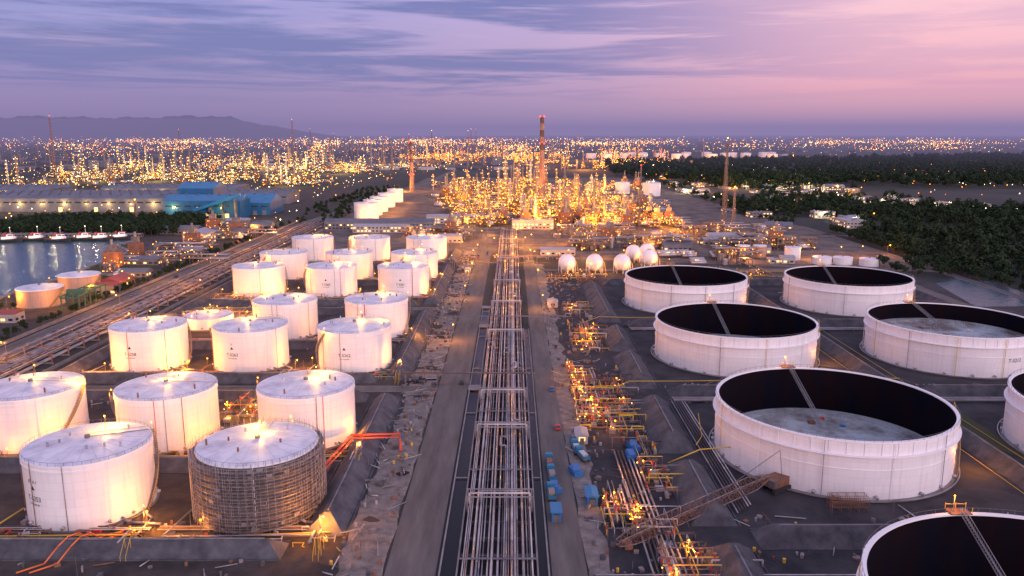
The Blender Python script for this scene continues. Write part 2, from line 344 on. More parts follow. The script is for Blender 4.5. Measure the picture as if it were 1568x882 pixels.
# ------------------------------------------------------------------ floating-roof tanks
def floating_tank(x, y, D=74.0, H=18.0, zroof=1.5, lamp=True, label=None):
    mb = MB(); r = D/2; n = 120
    mb.cyl(0, 0, 0, 0.5, r+1.0, n=n, m="concrete")
    mb.cyl(0, 0, 0.5, H, r, n=n, m="big_tank_white", top=False)
    mb.ring(0, 0, H-0.25, H+0.15, r-0.7, r+0.4, n, "rim_white")
    cs = [(math.cos(2*pi*i/n), math.sin(2*pi*i/n)) for i in range(n)]; ri = r-0.35
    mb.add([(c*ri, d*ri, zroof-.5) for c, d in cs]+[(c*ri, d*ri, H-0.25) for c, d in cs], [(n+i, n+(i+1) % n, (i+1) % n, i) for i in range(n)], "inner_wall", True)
    mb.ring(0, 0, H-4.4, H-4.15, r-.02, r+1.1, n, "rim_white")
    mb.ring(0, 0, H-8.6, H-8.5, r-.02, r+0.2, n, "rim_white")
    for k in range(48):
        a = 2*pi*k/48
        mb.tube(((r+.12)*math.sin(a), -(r+.12)*math.cos(a), H-4.2), ((r+.12)*math.sin(a), -(r+.12)*math.cos(a), H-.2), 0.09, "rim_white", 4)
    for k in range(12):
        a = 2*pi*k/12+.1
        mb.tube(((r+.5)*math.sin(a), -(r+.5)*math.cos(a), 0.5), ((r+.5)*math.sin(a), -(r+.5)*math.cos(a), H-.2), 0.12, R.choice(["rim_white", "yellow", "rust", "pipe_grey"]), 4)
    rail(mb, r+0.3, H+.1, "steel", 90, rad=0.045)
    mb.ring(0, 0, zroof-.4, zroof+0.6, ri-4.5, ri-0.3, n, "deck")
    mb.cyl(0, 0, zroof-.5, zroof, ri-4.4, n=n, m="deck")
    for k in range(60):
        a = R.uniform(0, 6.28); q = math.sqrt(R.random())*(ri-3)
        mb.cyl(q*math.cos(a), q*math.sin(a), zroof, zroof+1.3, 0.15, n=5, m="pipe_white")
    for k in range(9):
        a = R.uniform(0, 6.28); q = math.sqrt(R.random())*(ri-8)
        mb.box(q*math.cos(a), q*math.sin(a), zroof, R.uniform(1, 3), R.uniform(1, 2.4), R.uniform(.4, 1.2), R.choice(["blue_paint", "pipe_white", "red_paint", "rust", "silver"]), rz=a)
    p = Vector((-2, r-1.2, H+0.8)); q = Vector((4, r-20, zroof+1.0))
    for o in (-0.5, 0.5):
        for dz in (0, 1.1): mb.tube(p+Vector((o, 0, dz)), q+Vector((o, 0, dz)), 0.10, "pipe_grey", 4)
    for i in range(40):
        c = p.lerp(q, i/39); mb.box(c.x, c.y, c.z, 1.0, .25, .06, "steel")
        mb.tube(c+Vector((-.5, 0, 0)), c+Vector((-.5, 0, 1.1)), .04, "pipe_grey", 4); mb.tube(c+Vector((.5, 0, 0)), c+Vector((.5, 0, 1.1)), .04, "pipe_grey", 4)
    mb.box(-2, r+.2, H+.3, 5, 3.2, .2, "rust")
    for dx in (-2.4, 0, 2.4):
        mb.tube((-2+dx, r+1.6, H+.3), (-2+dx, r+1.6, H+2), .07, "yellow", 4); mb.tube((-2+dx, r-1.2, H+.3), (-2+dx, r-1.2, H+2), .07, "yellow", 4)
    mb.tube((-4.4, r+1.6, H+1.6), (.4, r+1.6, H+1.6), .07, "yellow", 4)
    mb.tube((-3, r+.6, H), (-3, r+.6, H+4), .1, "steel", 4)
    if lamp:
        mb.bulb(-3, r+.6, H+4.1, .25, "b_orange"); light(x-3, y+r-.2, H+3.4, 240, ORG, .12)
    spiral_stair(mb, r, H, 0.95, 1.45, "yellow")
    for k in range(22):
        a = 2*pi*k/22+R.uniform(-.1, .1)
        mb.tube((r*math.sin(a), -r*math.cos(a), 1.4), ((r+1.1)*math.sin(a), -(r+1.1)*math.cos(a), 1.4), 0.5, "silver", 8)
    mb.ring(0, 0, .5, .9, r+1.6, r+1.9, n, "pipe_grey")
    a = 1.2; light(x+(r+6)*math.sin(a), y-(r+6)*math.cos(a), 5, 800, ORG, .15)
    if label: text_on(mb, label, 2.2, 0.25, H*.4, r+.05)
    return mb.obj("floating_roof_tank", (x, y, 0))
floating_tank(106, 135, zroof=1.0)
floating_tank(106, 252, zroof=1.8)
floating_tank(106, 369, zroof=.8)
floating_tank(108, 488, zroof=.8)
floating_tank(208, 252, zroof=7)
floating_tank(209, 369, zroof=9.5, label="T-5213")
floating_tank(208, 486, zroof=2)

# ------------------------------------------------------------------ ground sheets
def jag(x, y0, y1, amp, step=7):
    out = []; y = y0
    while y <= y1: out.append((x+R.uniform(-amp, amp), y)); y += step
    return out
g = MB(); g.poly([(-30000, -3000), (30000, -3000), (30000, 30000), (-30000, 30000)], 0, "ground"); g.obj("ground")
g = MB(); g.poly([(-210, -60), (-45, -60), (-45, 730), (-210, 730)], 0.03, "yard_left"); g.obj("tank_yard_ground")
g = MB(); g.poly([(19, -60), (300, -60), (300, 600), (19, 600)], 0.03, "yard_right"); g.obj("tank_yard_ground")
g = MB(); g.poly(jag(-31.5, -60, 740, .6)+jag(-43, -60, 740, 1.2)[::-1], 0.04, "pale_dirt"); g.poly(jag(18.5, -60, 640, .5)+jag(25, -60, 640, 1.6)[::-1], 0.04, "pale_dirt"); g.obj("dirt_verge")
g = MB()
for i in range(110):
    cx, cy = R.choice([(R.uniform(-195, -52), R.uniform(150, 700)), (R.uniform(30, 280), R.uniform(150, 580)), (R.uniform(-43, -32), R.uniform(150, 700))]); n = 16; ph = R.random()*6
    s_ = R.uniform(1.5, 6); g.poly([(cx+s_*(1+.25*math.sin(3*2*pi*k/n+ph)+R.uniform(-.12, .12))*math.cos(2*pi*k/n), cy+.7*s_*(1+.3*math.sin(2*2*pi*k/n+ph)+R.uniform(-.12, .12))*math.sin(2*pi*k/n)) for k in range(n)], .045+i*.0006, R.choice(["asphalt_dark", "yard_right", "yard_left", "pale_dirt", "yard_left"]))
g.poly([(161, 262), (170, 240), (172, 300), (200, 306), (161, 306)], .125, "grass"); g.obj("bare_soil_patches")
g = MB(); g.poly([(-205, 730), (330, 600), (330, 900), (260, 1900), (-200, 1900), (-215, 900)], 0.035, "plant_ground"); g.obj("plant_ground")
def road(pts, w, name="road", m="road_asphalt", z=0.13, line=True, kerb=True):
    mb = MB()
    for (a, b), (c, d) in zip(pts, pts[1:]):
        v = Vector((c-a, d-b)); L = v.length; v.normalize(); nrm = Vector((-v.y, v.x))*w/2
        mb.add([(a+nrm.x, b+nrm.y, z), (a-nrm.x, b-nrm.y, z), (c-nrm.x, d-nrm.y, z), (c+nrm.x, d+nrm.y, z)], [(0, 1, 2, 3)], m)
        ang = math.atan2(v.y, v.x)
        if kerb:
            for s_ in (-1, 1):
                mb.box((a+c)/2+s_*nrm.x*1.02, (b+d)/2+s_*nrm.y*1.02, 0, L, .3, .26, "concrete", rz=ang)
        if line:
            k = 0.0
            while k < L-3:
                mb.add([(a+v.x*k-v.y*.12, b+v.y*k+v.x*.12, z+.006), (a+v.x*k+v.y*.12, b+v.y*k-v.x*.12, z+.006), (a+v.x*(k+3)+v.y*.12, b+v.y*(k+3)-v.x*.12, z+.006), (a+v.x*(k+3)-v.y*.12, b+v.y*(k+3)+v.x*.12, z+.006)], [(0, 1, 2, 3)], "paint_line"); k += 9
    return mb.obj(name)
road([(-24.7, -60), (-24.7, 860)], 12.4, line=False, kerb=False)
road([(14, -60), (14, 860)], 8.6, line=False, kerb=False)
road([(-245, -60), (-247, 900), (-190, 1500), (-160, 2300)], 14)
for yy in (318, 472): road([(-196, yy), (-31.2, yy)], 7, line=False)
road([(-200, 720), (-31.2, 720)], 10, line=False)
road([(18.5, 611), (330, 611)], 8, line=False)
road([(18.5, 705), (300, 705)], 7, line=False)
road([(18.5, 790), (300, 780)], 7, line=False)
road([(280, -60), (280, 606)], 7, line=False)
road([(330, 60), (330, 900), (260, 1000)], 7, line=False)
road([(270, 880), (420, 760), (520, 560)], 8, line=False)

def canal(x0, x1, y0, y1):
    mb = MB(); mb.poly([(x0, y0), (x1, y0), (x1, y1), (x0, y1)], .15, "canal_water")
    for x in (x0, x1): mb.box(x, (y0+y1)/2, 0, .4, y1-y0, .7, "concrete")
    y = y0
    while y < y1:
        mb.box((x0+x1)/2, y, .45, x1-x0+.2, .35, .2, "concrete"); y += 58
    mb.obj("drainage_canal")
canal(-17.6, -13.4, -60, 470); canal(6.3, 9.0, -60, 420)
for y in (318, 426, 474):
    t = MB(); t.box(-15.5, y, .5, 5.5, 6, .4, "concrete"); t.obj("culvert_slab")

# ------------------------------------------------------------------ berms
def berm(pts, w=9.0, h=2.8, top=1.6):
    mb = MB()
    for (a, b), (c, d) in zip(pts, pts[1:]):
        v = Vector((c-a, d-b)); L = v.length; v.normalize(); nn = Vector((-v.y, v.x)); seg = max(2, int(L/8))
        prof = [(-w/2, 0), (-top/2, h), (top/2, h), (w/2, 0)]; vs = []
        for i in range(seg+1):
            e = 1 if i == 0 else (-1 if i == seg else 0)
            for (o, z) in prof:
                t = L*i/seg+(e*(h*1.2 if z > 0 else 0))
                vs.append((a+v.x*t+nn.x*(o+R.uniform(-.25, .25)), b+v.y*t+nn.y*(o+R.uniform(-.25, .25)), z+(R.uniform(-.2, .2) if z else 0)))
        fs = []
        for i in range(seg):
            for k in range(3): fs.append((4*i+k, 4*i+k+1, 4*i+5+k, 4*i+4+k))
        fs += [(0, 1, 2, 3), tuple(4*seg+k for k in (3, 2, 1, 0))]
        mb.add(vs, fs, "berm")
        mb.box((a+c)/2, (b+d)/2, h-.3, L-3*h, .3, .6, "concrete", rz=math.atan2(v.y, v.x))
        for s_ in (-1, 1): mb.box((a+c)/2+s_*nn.x*(w/2+.5), (b+d)/2+s_*nn.y*(w/2+.5), 0, L, .4, .3, "berm", rz=math.atan2(v.y, v.x))
    return mb.obj("containment_berm")
for y0, y1 in ((195, 306), (330, 460), (484, 622), (638, 706)):
    berm([(-50, y0), (-50, y1)], 11, 4.2, 2)
for Y in (187, 239, 306, 330, 384, 460, 484, 551, 625, 700):
    berm([(-192, Y), (-58, Y)], 8.5, 3.4, 1.2)
berm([(-197, 185), (-197, 700)], 9, 3.2)
for y0, y1 in ((150, 188), (200, 240), (250, 302), (318, 368), (376, 418), (436, 545)):
    berm([(55, y0), (55, y1)], 13, 5, 2)
for Y in (193, 311, 428, 552):
    berm([(64, Y), (150, Y)], 10, 4); berm([(166, Y), (260, Y)], 10, 4)
berm([(158, 150), (158, 548)], 9, 3.6); berm([(266, 150), (266, 548)], 9, 3.6)

# ------------------------------------------------------------------ central pipe corridor
kinds = ["silver", "pipe_white", "pipe_grey", "pipe_dark", "silver", "pipe_grey"]
mb = MB(); mb.poly([(-13, -60), (6, -60), (6, 870), (-13, 870)], .16, "asphalt_dark"); mb.obj("pipe_track_bed")
mb = MB(); xs = []; x = -12.3
while x < 5.5:
    r = R.choice([.12, .16, .22, .28, .36]); xs.append((x+r, r, R.choice(kinds))); x += 2*r+R.choice([.12, .2, .35, .5, .9])
for (x, r, m) in xs:
    y = -60.0
    while y < 865:
        L = R.uniform(60, 200); y2 = min(y+L, 865); z = 1.0+r
        if R.random() < .22:
            h = R.uniform(1.2, 2.2); o = R.choice([-1, 1])*R.uniform(.8, 2.6)
            if not -12 < x+o < 5: o = -o
            mb.path([(x, y, z), (x, y2-9, z), (x, y2-9, z+h), (x+o, y2-9, z+h), (x+o, y2-1, z+h), (x, y2-1, z+h), (x, y2-1, z), (x, y2, z)], r, m, 6)
        else: mb.tube((x, y, z), (x, y2, z), r, m, 6)
        y = y2
for k in range(7):
    x = R.uniform(-11, 4); y = R.uniform(100, 400); mb.tube((x, y, 2.6), (x, y+R.uniform(150, 400), 2.6), R.choice([.15, .22]), R.choice(kinds), 6)
y = -60
while y < 865:
    mb.box(-3.4, y, .2, 18, .4, .8, "berm"); y += 9
for y in (208, 262, 300, 398, 470, 540, 640, 760):
    for x in (-12.6, -3.4, 5.6):
        for dy in (0, 5): mb.box(x, y+dy, 0, .3, .3, 4.6, "pipe_grey")
    for dy in (0, 5): mb.box(-3.4, y+dy, 4.6, 19, .3, .3, "pipe_grey")
    mb.path([(-12, y+1.5, 1.4), (-12, y+1.5, 5.2), (5, y+1.5, 5.2), (5, y+1.5, 1.4)], .28, "pipe_white", 6)
    mb.path([(-9, y+3, 1.4), (-9, y+3, 5.2), (3, y+3, 5.2), (3, y+3, 1.4)], .2, "pipe_grey", 6)
for y in range(180, 860, 53):
    mb.box(-3.4, y, 1.9, 19.5, .8, .1, "steel")
    for s_ in (-.4, .4): mb.tube((-13, y+s_, 2.9), (6.2, y+s_, 2.9), .04, "steel", 4)
mb.obj("pipe_rack")
for Y in (322, 428, 612, 722):
    mb = MB()
    for k in range(3):
        mb.tube((-46 if Y < 500 else -100, Y+k*.8, 5.6), (30 if Y != 322 else 8, Y+k*.8, 5.6), .14, R.choice(["pipe_grey", "rust", "pipe_dark", "steel"]))
    for x in (-45, -31.6, -18, 9.3, 19.5): mb.box(x, Y+1, 0, .3, 2.6, 5.4, "steel")
    mb.obj("pipe_bridge")

mb = MB()
for k in range(13):
    X = -232+k*1.5; r = R.choice([.25, .35, .5]); z = 1.4 if k % 3 else 5.2
    mb.tube((X, 120, z), (X, 900, z), r, R.choice(["rust", "pipe_grey", "silver", "pipe_white"]), 6)
y = 130
while y < 900:
    for X in (-233, -222, -212): mb.box(X, y, 0, .5, .5, 4.4, "rust")
    mb.box(-222.5, y, 4.4, 22, .5, .5, "rust"); mb.box(-222.5, y, .3, 22, .6, .6, "concrete"); y += 14
mb.obj("pipe_rack")
mb = MB()
for X in (-207, -256): mb.box(X, 500, 0, .3, 900, 1.8, "concrete")
mb.obj("boundary_wall")

# ------------------------------------------------------------------ tank yard piping / yellow handrails
for cx in (-168, -120, -72):
    for cy in (213, 265, 355, 413, 521, 581, 667):
        mb = MB(); y0 = cy-20
        mb.path([(cx+17, cy-6, 1), (cx+21, cy-10, 1), (cx+21, y0, 1), (cx+21, y0-3, 4), (cx+21, y0-9, 4)], .3, R.choice(["pipe_grey", "rust", "pipe_white"]), 6)
        mb.path([(cx-18, cy-4, .8), (cx-20, y0, .8), (cx+20, y0+1, .8)], .25, R.choice(["pipe_grey", "yellow", "rust"]), 6)
        mb.path([(cx-10, y0, .8), (cx+24, y0+2.5, .8)], .15, R.choice(["yellow", "rust"]), 6)
        for q in range(3): mb.tube((cx-23, y0+4+q*.9, .7), (cx+23, y0+4+q*.9, .7), .16, R.choice(["pipe_grey", "pipe_dark", "pipe_white", "rust"]), 5)
        for q in range(10):
            xx = cx+R.uniform(-22, 23); yy = y0+R.uniform(-4, 5); L = R.uniform(2, 7)
            mb.path([(xx, yy, 0), (xx, yy, 1.2), (xx+L, yy, 1.2), (xx+L, yy+R.uniform(-3, 3), 1.2), (xx+L, yy, 0)], .13, R.choice(["pipe_grey", "rust", "yellow", "red_pipe", "pipe_white"]), 4)
        sx = cx+23
        for i in range(8): mb.box(sx, y0-1-i*.5, i*.45, 1.2, .5, .1, "steel")
        for o in (-.7, .7):
            mb.path([(sx+o, y0-1, 1.2), (sx+o, y0-5, 4.6), (sx+o, y0-8, 4.6), (sx+o, y0-11, 1.2)], .07, "yellow", 4)
            for yy, zz in ((y0-1, 1.2), (y0-5, 4.6), (y0-8, 4.6), (y0-11, 1.2)): mb.tube((sx+o, yy, 0), (sx+o, yy, zz), .07, "yellow", 4)
        for i in range(8):
            mb.box(cx+R.uniform(-20, 22), y0+R.uniform(-1, 4), 0, R.uniform(.5, 2), R.uniform(.5, 2), R.uniform(.4, 1.6), R.choice(["concrete", "rust", "silver", "red_paint"]), R.random())
        mb.obj("tank_piping")
        lx, ly = cx+R.choice([-21, 21, 23]), y0+R.uniform(2, 10)
        l = MB(); l.tube((0, 0, 0), (0, 0, 5.5), .12, "steel", 5); l.box(.5, 0, 5.4, 1.3, .35, .2, "steel"); l.bulb(.9, 0, 5.1, .28, "b_orange"); l.obj("yard_lamp", (lx, ly, 0))
        light(lx+.9, ly, 4.6, R.uniform(600, 2200), ORG, .15)
for x, y, P in ((-146, 248, 2500), (-145, 338, 3500), (-184, 334, 4000), (-96, 196, 1600), (-143, 392, 2600), (-186, 246, 4500), (-92, 290, 3000), (-180, 415, 4000), (-150, 428, 4000), (-53, 262, 400), (-150, 505, 2600), (-97, 560, 2600), (-53, 194, 500), (-97, 242, 1500), (-196, 300, 2600), (-46, 395, 600)):
    light(x, y, 5, P, ORG, .2)
mb = MB()
for i in range(1900):
    zone = R.random()
    if zone < .28: x, y = R.uniform(-46, -32), R.uniform(170, 700)
    elif zone < .52: x, y = R.uniform(19.5, 48), R.uniform(160, 600)
    elif zone < .78: x, y = R.uniform(60, 265), R.choice([193, 311, 428])+R.choice([-8, 8, 10, -10])+R.uniform(-2, 2)
    else: x, y = R.uniform(-195, -60), R.choice([178, 197, 240, 300, 338, 384, 470, 495, 551])+R.uniform(-5, 5)
    k = R.random()
    if k < .5: mb.box(x, y, 0, R.uniform(.4, 1.8), R.uniform(.4, 1.8), R.uniform(.3, 1.3), R.choice(["concrete", "rust", "steel", "steel", "plank", "pipe_dark", "concrete", "blue_paint" if R.random() < .3 else "berm"]), R.random()*3)
    elif k < .7: mb.cyl(x, y, 0, R.uniform(.8, 1.4), R.uniform(.25, .5), n=7, m=R.choice(["silver", "rust", "steel", "yellow"]))
    elif k < .9: a = R.random()*3; L = R.uniform(2, 9); mb.tube((x, y, .4), (x+L*math.cos(a), y+L*math.sin(a), .4), R.uniform(.08, .2), R.choice(kinds+["rust"]), 5)
    else: mb.tube((x, y, 0), (x, y, R.uniform(2, 6)), .08, "steel", 4)
mb.obj("site_materials")
mb = MB()
for i in range(60): y = 170+i*7; mb.tube((-31.6, y, 0), (-31.6, y, 1.1), .07, "yellow" if i % 2 else "steel", 4); mb.tube((18.8, y, 0), (18.8, y, 1.1), .07, "steel", 4)
mb.tube((-31.6, 170, 1), (-31.6, 585, 1), .04, "steel", 4); mb.obj("guard_rail")
mb = MB()
for (x, y) in ((39, 246), (41, 254), (12.5, 222), (20, 234)):
    mb.box(x, y, 0, 3, 6, 1.8, "blue_paint", R.uniform(-.3, .3)); mb.box(x, y, 1.8, 2.2, 5, .6, "blue_paint", R.uniform(-.1, .1))
mb.obj("tarpaulin_stacks")

def manifold(x0, x1, y0, y1, n, lights=4, P=700):
    mb = MB()
    for i in range(n):
        x = R.uniform(x0, x1); y = R.uniform(y0, y1); L = R.uniform(4, 22); z = R.choice([.8, 1.3, 2.2, 3.2]); r = R.choice([.12, .18, .26])
        m = R.choice(["pipe_grey", "silver", "rust", "pipe_white", "yellow", "pipe_dark"])
        if R.random() < .5: mb.path([(x, y, 0), (x, y, z), (x, y+L, z), (x, y+L, 0)], r, m)
        else:
            L *= .6; mb.path([(x, y, 0), (x, y, z), (x+L, y, z), (x+L, y, 0)], r, m)
        if R.random() < .5:
            mb.cyl(x, y+1, z-.3, z+1.1, .28, n=6, m="red_paint"); mb.cyl(x, y+1, z+1.1, z+1.2, .6, n=8, m="rust")
        if R.random() < .25:
            mb.box(x, y, 0, R.uniform(1, 2.5), R.uniform(1, 2.5), R.uniform(.8, 2.2), R.choice(["concrete", "steel", "silver"]))
    for k in range(max(2, int((y1-y0)/8))):
        y = y0+k*8
        for x in (x0, x1): mb.box(x, y, 0, .25, .25, 3.6, "steel")
        mb.box((x0+x1)/2, y, 3.6, x1-x0, .2, .2, "yellow" if k % 2 else "steel")
    for k in range(lights):
        x = R.uniform(x0, x1); y = y0+(k+.5)*(y1-y0)/lights
        mb.tube((x, y, 0), (x, y, 4.8), .1, "steel", 4); mb.bulb(x, y, 5, .28, "b_orange"); light(x, y, 4.2, P*R.uniform(.6, 1.3)*1.7, ORG, .15)
        for q in range(4): mb.bulb(x+R.uniform(-3, 3), y+R.uniform(-5, 5), R.uniform(2, 4), .15, "b_yellow")
    mb.obj("pipe_manifold")
manifold(24, 34, 270, 345, 80, 8, 800)
manifold(34, 46, 255, 330, 50, 3, 300)
manifold(25, 36, 192, 214, 40, 3, 900)
manifold(36, 50, 150, 190, 40, 3, 700)
manifold(30, 44, 375, 420, 40, 4, 900)
manifold(30, 46, 445, 480, 30, 1, 700)
manifold(40, 48, 215, 250, 20, 1, 300)
manifold(-108, -88, 280, 300, 50, 4, 1500)
manifold(-190, -140, 440, 455, 50, 5, 1500)
manifold(-190, -120, 492, 500, 40, 4, 1500)
manifold(25, 60, 560, 590, 40, 3, 1000)
manifold(110, 250, 560, 600, 50, 4, 1200)
mb = MB()
for k in range(6):
    mb.path([(34+k*1.3, 140, 1), (34+k*1.3, 250, 1)], .28, R.choice(kinds), 6)
    mb.path([(63+k*1.0, 206+k, 1), (63+k*1.0, 235, 1), (63+k, 240, 1), (63+k, 300, 1)], .2, R.choice(kinds), 6)
    mb.path([(20, 168+k*1.2, 1.1), (300, 168+k*1.2, 1.1)], .2, R.choice(kinds), 6)
    mb.path([(64, 300+k*.9, 1.1), (300, 300+k*.9, 1.1)], .16, R.choice(kinds), 6)
    mb.path([(64, 416+k*.9, 1.1), (300, 416+k*.9, 1.1)], .16, R.choice(kinds), 6)
mb.path([(50, 240, 1), (60, 240, 5.6), (80, 244, 5.6)], .2, "yellow"); mb.path([(36, 310, 1), (48, 312, 5.4), (66, 312, 5.4), (160, 316, 5.4)], .16, "yellow")
mb.path([(36, 428, 1), (48, 428, 5.4), (66, 426, 5.4), (160, 430, 5.4)], .16, "yellow"); mb.path([(60, 245, 5.2), (66, 262, 1.4), (70, 285, 1.4)], .16, "yellow")
for X in (150, 166, 262):
    mb.path([(X, 205, 1.2), (X, 300, 1.2)], .1, "yellow"); mb.path([(X, 320, 1.2), (X, 420, 1.2)], .1, "yellow")
mb.obj("yard_pipes")
mb = MB()
mb.path([(-72, 230, 1), (-60, 230, 2), (-56, 240, 5), (-54, 254, 5), (-38, 255, 5), (-37, 250, 1)], .4, "red_pipe", 6)
mb.path([(-72, 228, 1), (-59, 228, 2), (-54.8, 240, 4.6), (-53, 252.5, 4.6), (-38, 253, 4.6)], .25, "red_pipe", 6)
mb.obj("fire_water_pipe")
mb = MB()
for o in (0, 3.2):
    mb.path([(-104+o, 197, .4), (-107+o, 194, .5), (-110+o, 191.5, .9), (-112+o, 190, 3.4), (-113+o, 187, 4.1), (-114+o, 184, 3), (-115.5+o, 180, .5), (-120+o, 176, .4)], .22, "orange_hose", 6)
mb.obj("transfer_hose")

# ------------------------------------------------------------------ street lamps
def street_lamp(x, y, h=9, P=900, col=ORG, side=1):
    l = MB(); l.cyl(0, 0, 0, h, .14, .08, 6, "steel"); l.box(0, 0, 0, .5, .5, .4, "concrete")
    l.tube((0, 0, h), (side*1.8, 0, h+.4), .07, "steel", 4); l.box(side*2, 0, h+.3, 1, .4, .18, "steel"); l.bulb(side*2, 0, h+.1, .25+y*.0003, "b_orange" if col == ORG else "b_yellow")
    l.obj("street_lamp", (x, y, 0)); light(x+side*2, y, h-.6, P*1.6, col, .15)
for y in (395, 500, 590, 690, 790): street_lamp(-32, y, P=1200)
for y in (470, 560, 650, 760): street_lamp(20.5, y, P=1200, side=-1)
for y in (250, 360, 470, 560, 640, 720, 800, 880): street_lamp(-236.5, y, P=2400, side=-1)
for y in (300, 420, 520): street_lamp(-209, y, P=2000)
for x in (280, 300, 326): street_lamp(x, 620+x*.2, P=1500)

# ------------------------------------------------------------------ vehicles
def truck(x, y, rz, m="truck_blue"):
    t = MB(); t.box(0, 0, .7, 2.3, 8.4, .3, "black"); t.box(0, 3.2, 1.0, 2.4, 2.0, 1.2, m); t.box(0, 3.0, 2.2, 2.2, 1.6, .8, m)
    t.box(0, 4.22, 1.7, 2.0, .06, .7, "window"); t.box(0, -1.1, 1.0, 2.45, 6.2, .25, "steel")
    for s_ in (-1.2, 1.2): t.box(s_, -1.1, 1.25, .08, 6.2, .9, m)
    t.box(0, -4.2, 1.25, 2.4, .08, .9, m); t.box(0, -1, 1.25, 1.9, 4, 1.1, R.choice(["rust", "concrete", "pipe_white"]))
    for yy in (3, -2, -3.2):
        for s_ in (-1, 1): t.tube((s_*.95, yy, .55), (s_*1.25, yy, .55), .55, "black", 10)
    t.obj("truck", (x, y, .13), rz)
for x, y, r in ((21.5, 252, .1), (23, 246, .3), (12, 240, 0), (12.3, 231, .05), (22, 262, -.2), (11.6, 218, 0)): truck(x, y, r)
def car(x, y, rz, m):
    t = MB(); t.box(0, 0, .35, 1.8, 4.3, .6, m); cab = [(-.8, -1.5, .95), (.8, -1.5, .95), (.8, 1.1, .95), (-.8, 1.1, .95), (-.65, -1.1, 1.5), (.65, -1.1, 1.5), (.65, .5, 1.5), (-.65, .5, 1.5)]
    t.add(cab, [(4, 5, 6, 7)], m); t.add(cab, [(0, 1, 5, 4), (1, 2, 6, 5), (2, 3, 7, 6), (3, 0, 4, 7)], "window")
    for yy in (1.35, -1.35):
        for s_ in (-1, 1): t.tube((s_*.7, yy, .33), (s_*.92, yy, .33), .33, "black", 10)
    t.obj("parked_car", (x, y, .13), rz)
for i in range(12): car(R.choice([-29, -21.5, 16.5]), R.uniform(240, 700), R.uniform(-.1, .1), R.choice(["wall_white", "red_paint", "blue_paint", "silver", "black"]))
for i in range(10): car(R.choice([-243, -248]), R.uniform(300, 850), 0, R.choice(["wall_white", "red_paint", "silver", "black"]))
def shed(x, y, sx, sy, h, wall, roof, name="site_hut", rz=0, lit=.3, gable=True):
    t = MB(); t.box(0, 0, 0, sx, sy, h, wall)
    if gable:
        rr = min(sx, sy)*.18
        if sx >= sy: v = [(-sx/2-.4, -sy/2-.4, h), (sx/2+.4, -sy/2-.4, h), (sx/2+.4, sy/2+.4, h), (-sx/2-.4, sy/2+.4, h), (-sx/2-.4, 0, h+rr), (sx/2+.4, 0, h+rr)]; f = [(0, 1, 5, 4), (2, 3, 4, 5), (0, 4, 3), (1, 2, 5)]
        else: v = [(-sx/2-.4, -sy/2-.4, h), (sx/2+.4, -sy/2-.4, h), (sx/2+.4, sy/2+.4, h), (-sx/2-.4, sy/2+.4, h), (0, -sy/2-.4, h+rr), (0, sy/2+.4, h+rr)]; f = [(0, 1, 4), (2, 3, 5), (1, 2, 5, 4), (3, 0, 4, 5)]
        t.add(v, f, roof)
    else:
        t.box(0, 0, h, sx+.6, sy+.6, .35, roof)
        for k in range(int(sx/7)): t.box(R.uniform(-.4, .4)*sx, R.uniform(-.35, .35)*sy, h+.35, 2, 2, 1.3, "steel")
    fl = max(1, int(h/3.4))
    for k in range(fl):
        z = k*3.4+1.2; n = max(1, int(sx/4))
        for i in range(n):
            xx = -sx/2+(i+.5)*sx/n
            t.box(xx, -sy/2-.03, z, min(2.4, sx/n*.55), .08, 1.4, "window_lit" if R.random() < lit else "window")
        n = max(1, int(sy/4))
        for i in range(n):
            yy = -sy/2+(i+.5)*sy/n
            for s_ in (-1, 1): t.box(s_*(sx/2+.03), yy, z, .08, min(2.4, sy/n*.55), 1.4, "window_lit" if R.random() < lit else "window")
    t.box(0, -sy/2-.08, 0, 1.4, .1, 2.3, "steel")
    return t.obj(name, (x, y, 0), rz)
shed(24, 262, 4, 8, 3, "wall_white", "roof_pale"); shed(-34, 600, 4, 9, 3, "wall_white", "roof_pale"); shed(23, 215, 3, 7, 3, "blue_paint", "blue_roof", lit=0); shed(25, 480, 6, 9, 3.4, "wall_white", "roof_pale")
shed(12.2, 205, 2.6, 6, 2.8, "blue_paint", "blue_roof", lit=0, gable=False)

mb = MB()
A = Vector((76, 221, 5)); B = Vector((27, 187, 2.2)); d = (B-A).normalized(); u = d.cross(Vector((0, 0, 1))).normalized(); w = u.cross(d)
N = 26; wd = 1.5
for i in range(N+1):
    k = wd*(.35+.65*min(1, i/3, (N-i)/3+.2)); c = A.lerp(B, i/N); cur = [c+u*a*k+w*b*k for a, b in ((-1, -1), (1, -1), (1, 1), (-1, 1))]
    if i:
        for q in range(4): mb.tube(pv[q], cur[q], .14, "plank", 4); mb.tube(pv[q], cur[(q+1) % 4], .07, "rust", 4)
    for q in range(4): mb.tube(cur[q], cur[(q+1) % 4], .07, "rust", 4)
    pv = cur
mb.box(79, 223, 1.6, 7, 4.5, 2.6, "rust", .6); mb.box(83, 226, 1.8, 3, 4.4, 2, "black", .6); mb.box(77, 219.6, 2, 1.8, 1.8, 2.4, "steel", .6)
for s_ in (-1, 1): mb.box(79-s_*1.9*math.sin(.6), 223+s_*2.2, .1, 7.5, 1.1, 1.5, "black", .6)
mb.path([(81, 224, 4), (80, 224, 12), (60, 210, 6)], .1, "steel", 4); mb.box(50, 203, 0, 3, 2, 2, "black"); mb.box(30, 189, 0, 2, 3, 1.2, "rust")
mb.obj("crawler_crane")
mb = MB()
